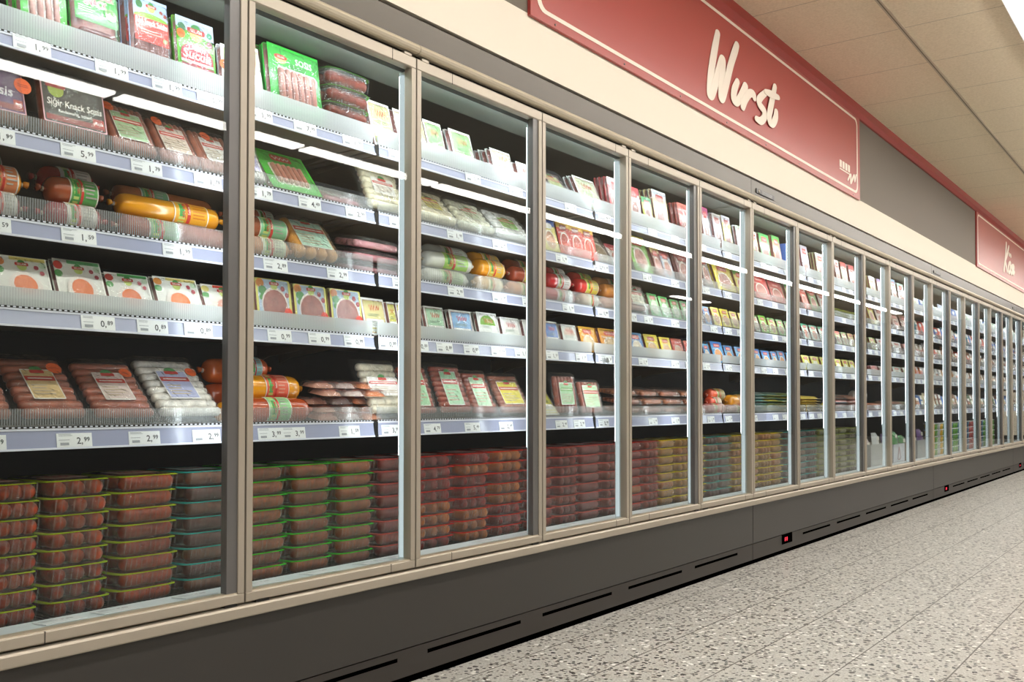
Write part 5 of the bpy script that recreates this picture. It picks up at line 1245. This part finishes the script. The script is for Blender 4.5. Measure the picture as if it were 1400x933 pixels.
# ---- price tags
tagc = {}
def price_mesh(price):
    if price in tagc: return tagc[price]
    q = MB(); q.box(0, .0012, -.041, .041, 0, .031, ink('#eef0f2')); A = Art(q, flat(.0012)); A.h = .0001
    if price:
        whole, cents = price.split(',')
        A.text(whole + ',', .012, .0125, .018, '#4a4c52', .018); A.text(cents, .0285, .0165, .0105, '#4a4c52', .017)
    A.lines(-.037, .024, -.004, .030, 2, '#a4a8ae'); A.lines(-.037, .014, -.012, .018, 1, '#b4b8be', False); A.rect(-.034, .004, -.014, .010, '#9ea2a8'); 
    tagc[price] = q.mesh('price_tag'); return tagc[price]
def ptag(a, b, lv, price):
    x = XS + .004; y = (on_plane(a, 400, x)[0] + on_plane(b, 400, x)[0]) / 2
    k = seen_door(y); key = ('t', k, lv); count_on[key] = count_on.get(key, 0) + 1
    o = bpy.data.objects.new('price_tag', price_mesh(price)); COL.objects.link(o)
    o.location = (XS + .0056, y, RAIL_LO[lv] + .0035); o.rotation_euler = (0, math.radians(-9), 0)
    tag(o, 'white price tag%s, %s along the %s edge, %s door' % (' reading ' + price if price else '', ORD[min(count_on[key] - 1, 23)], SHELFNAME[lv], ORD[k]), 'price tag', 'price tags on the shelf edges')
PR = {0: [(15, 65, '1,99'), (128, 172, '1,99'), (205, 247, '1,99'), (267, 305, '1,99'), (340, 368, '1,99'), (400, 432, '7,99'), (468, 495, '1,99'), (534, 552, '1,99'), (635, 658, '1,99'), (695, 715, '1,99'), (770, 790, '1,99'), (820, 836, '2,99')],
      1: [(-30, 12, '1,99'), (82, 128, '5,99'), (178, 220, '1,79'), (264, 302, '1,79'), (344, 366, '1,79'), (408, 438, '4,49'), (472, 500, '2,99'), (533, 556, '2,49'), (610, 634, '1,99'), (672, 694, '2,99'), (760, 776, '1,99'), (811, 826, '2,99')],
      2: [(-35, 8, '1,59'), (84, 130, '1,59'), (222, 262, '1,99'), (360, 393, '2,89'), (447, 476, '2,99'), (538, 560, '2,99'), (612, 634, '2,99'), (673, 693, '1,99'), (714, 732, '1,99'), (769, 785, '1,99'), (817, 831, '1,99')],
      3: [(112, 157, '0,89'), (188, 230, '0,89'), (252, 291, '0,89'), (312, 346, '0,89'), (365, 400, '0,99'), (422, 452, '0,99'), (471, 498, '0,99'), (516, 545, '0,89'), (564, 584, '0,89'), (597, 619, '0,89'), (633, 656, '0,89'), (671, 692, '1,99'), (703, 723, '1,19'), (747, 763, '1,19'), (786, 803, '1,29'), (821, 838, '1,29')],
      4: [(-40, 6, '2,99'), (80, 127, '2,99'), (177, 221, '2,99'), (264, 303, '2,99'), (355, 386, '3,99'), (387, 418, '3,99'), (465, 492, '1,59'), (522, 548, '3,99'), (579, 604, '4,79'), (635, 657, '5,49'), (681, 703, '2,49'), (760, 775, '2,49'), (785, 799, '2,99'), (818, 832, '2,99')]}
for lv in PR:
    for a, b, p in PR[lv]: ptag(a, b, lv, p)
    random.seed(40 + lv)
    for k in range(4, 19):
        ys = bound(k) + .07
        while ys < bound(k + 1) - .08:
            if min(abs(ys - (2.08 + 1.26 * j)) for j in range(12)) > .05:
                o = bpy.data.objects.new('price_tag', price_mesh('1,99' if k < 7 else '')); COL.objects.link(o)
                o.location = (XS + .0056, ys, RAIL_LO[lv] + .0035); o.rotation_euler = (0, math.radians(-9), 0)
                kd = seen_door(ys); key = ('t', kd, lv); count_on[key] = count_on.get(key, 0) + 1
                tag(o, 'white price tag, %s along the %s edge, %s door' % (ORD[count_on[key] - 1], SHELFNAME[lv], ORD[kd]), 'price tag', 'price tags on the shelf edges')
            ys += random.choice((.15, .19, .24))
# white labels lying on the well lip
wl = MB(); wl.box(-.03, .03, -.045, .045, 0, .0012, ink('#f4f8fa')); A = Art(wl, lambda u, v, h: (v, u, .0012 + h)); A.lines(-.04, -.02, .0, .0, 2, '#b9bec4'); A.text('1,99', .018, -.005, .014, '#6a6e74', .035)
WL = wl.mesh('shelf_ticket')
for i, y in enumerate((1.07, 1.20, 1.405, 1.60, 1.80, 2.0, 2.13, 2.55, 2.82, 3.08, 3.52, 3.80, 4.12, 4.42, 4.75, 5.05, 5.45, 5.75)):
    o = bpy.data.objects.new('price_ticket', WL); COL.objects.link(o); o.location = (-.105, y, .3482); o.rotation_euler = (0, math.radians(3.6) * -1, 0)
    tag(o, 'white ticket lying on the bright lip below the trays, %s along' % ORD[i], 'price tag', 'tickets on the well lip')
word_labels()
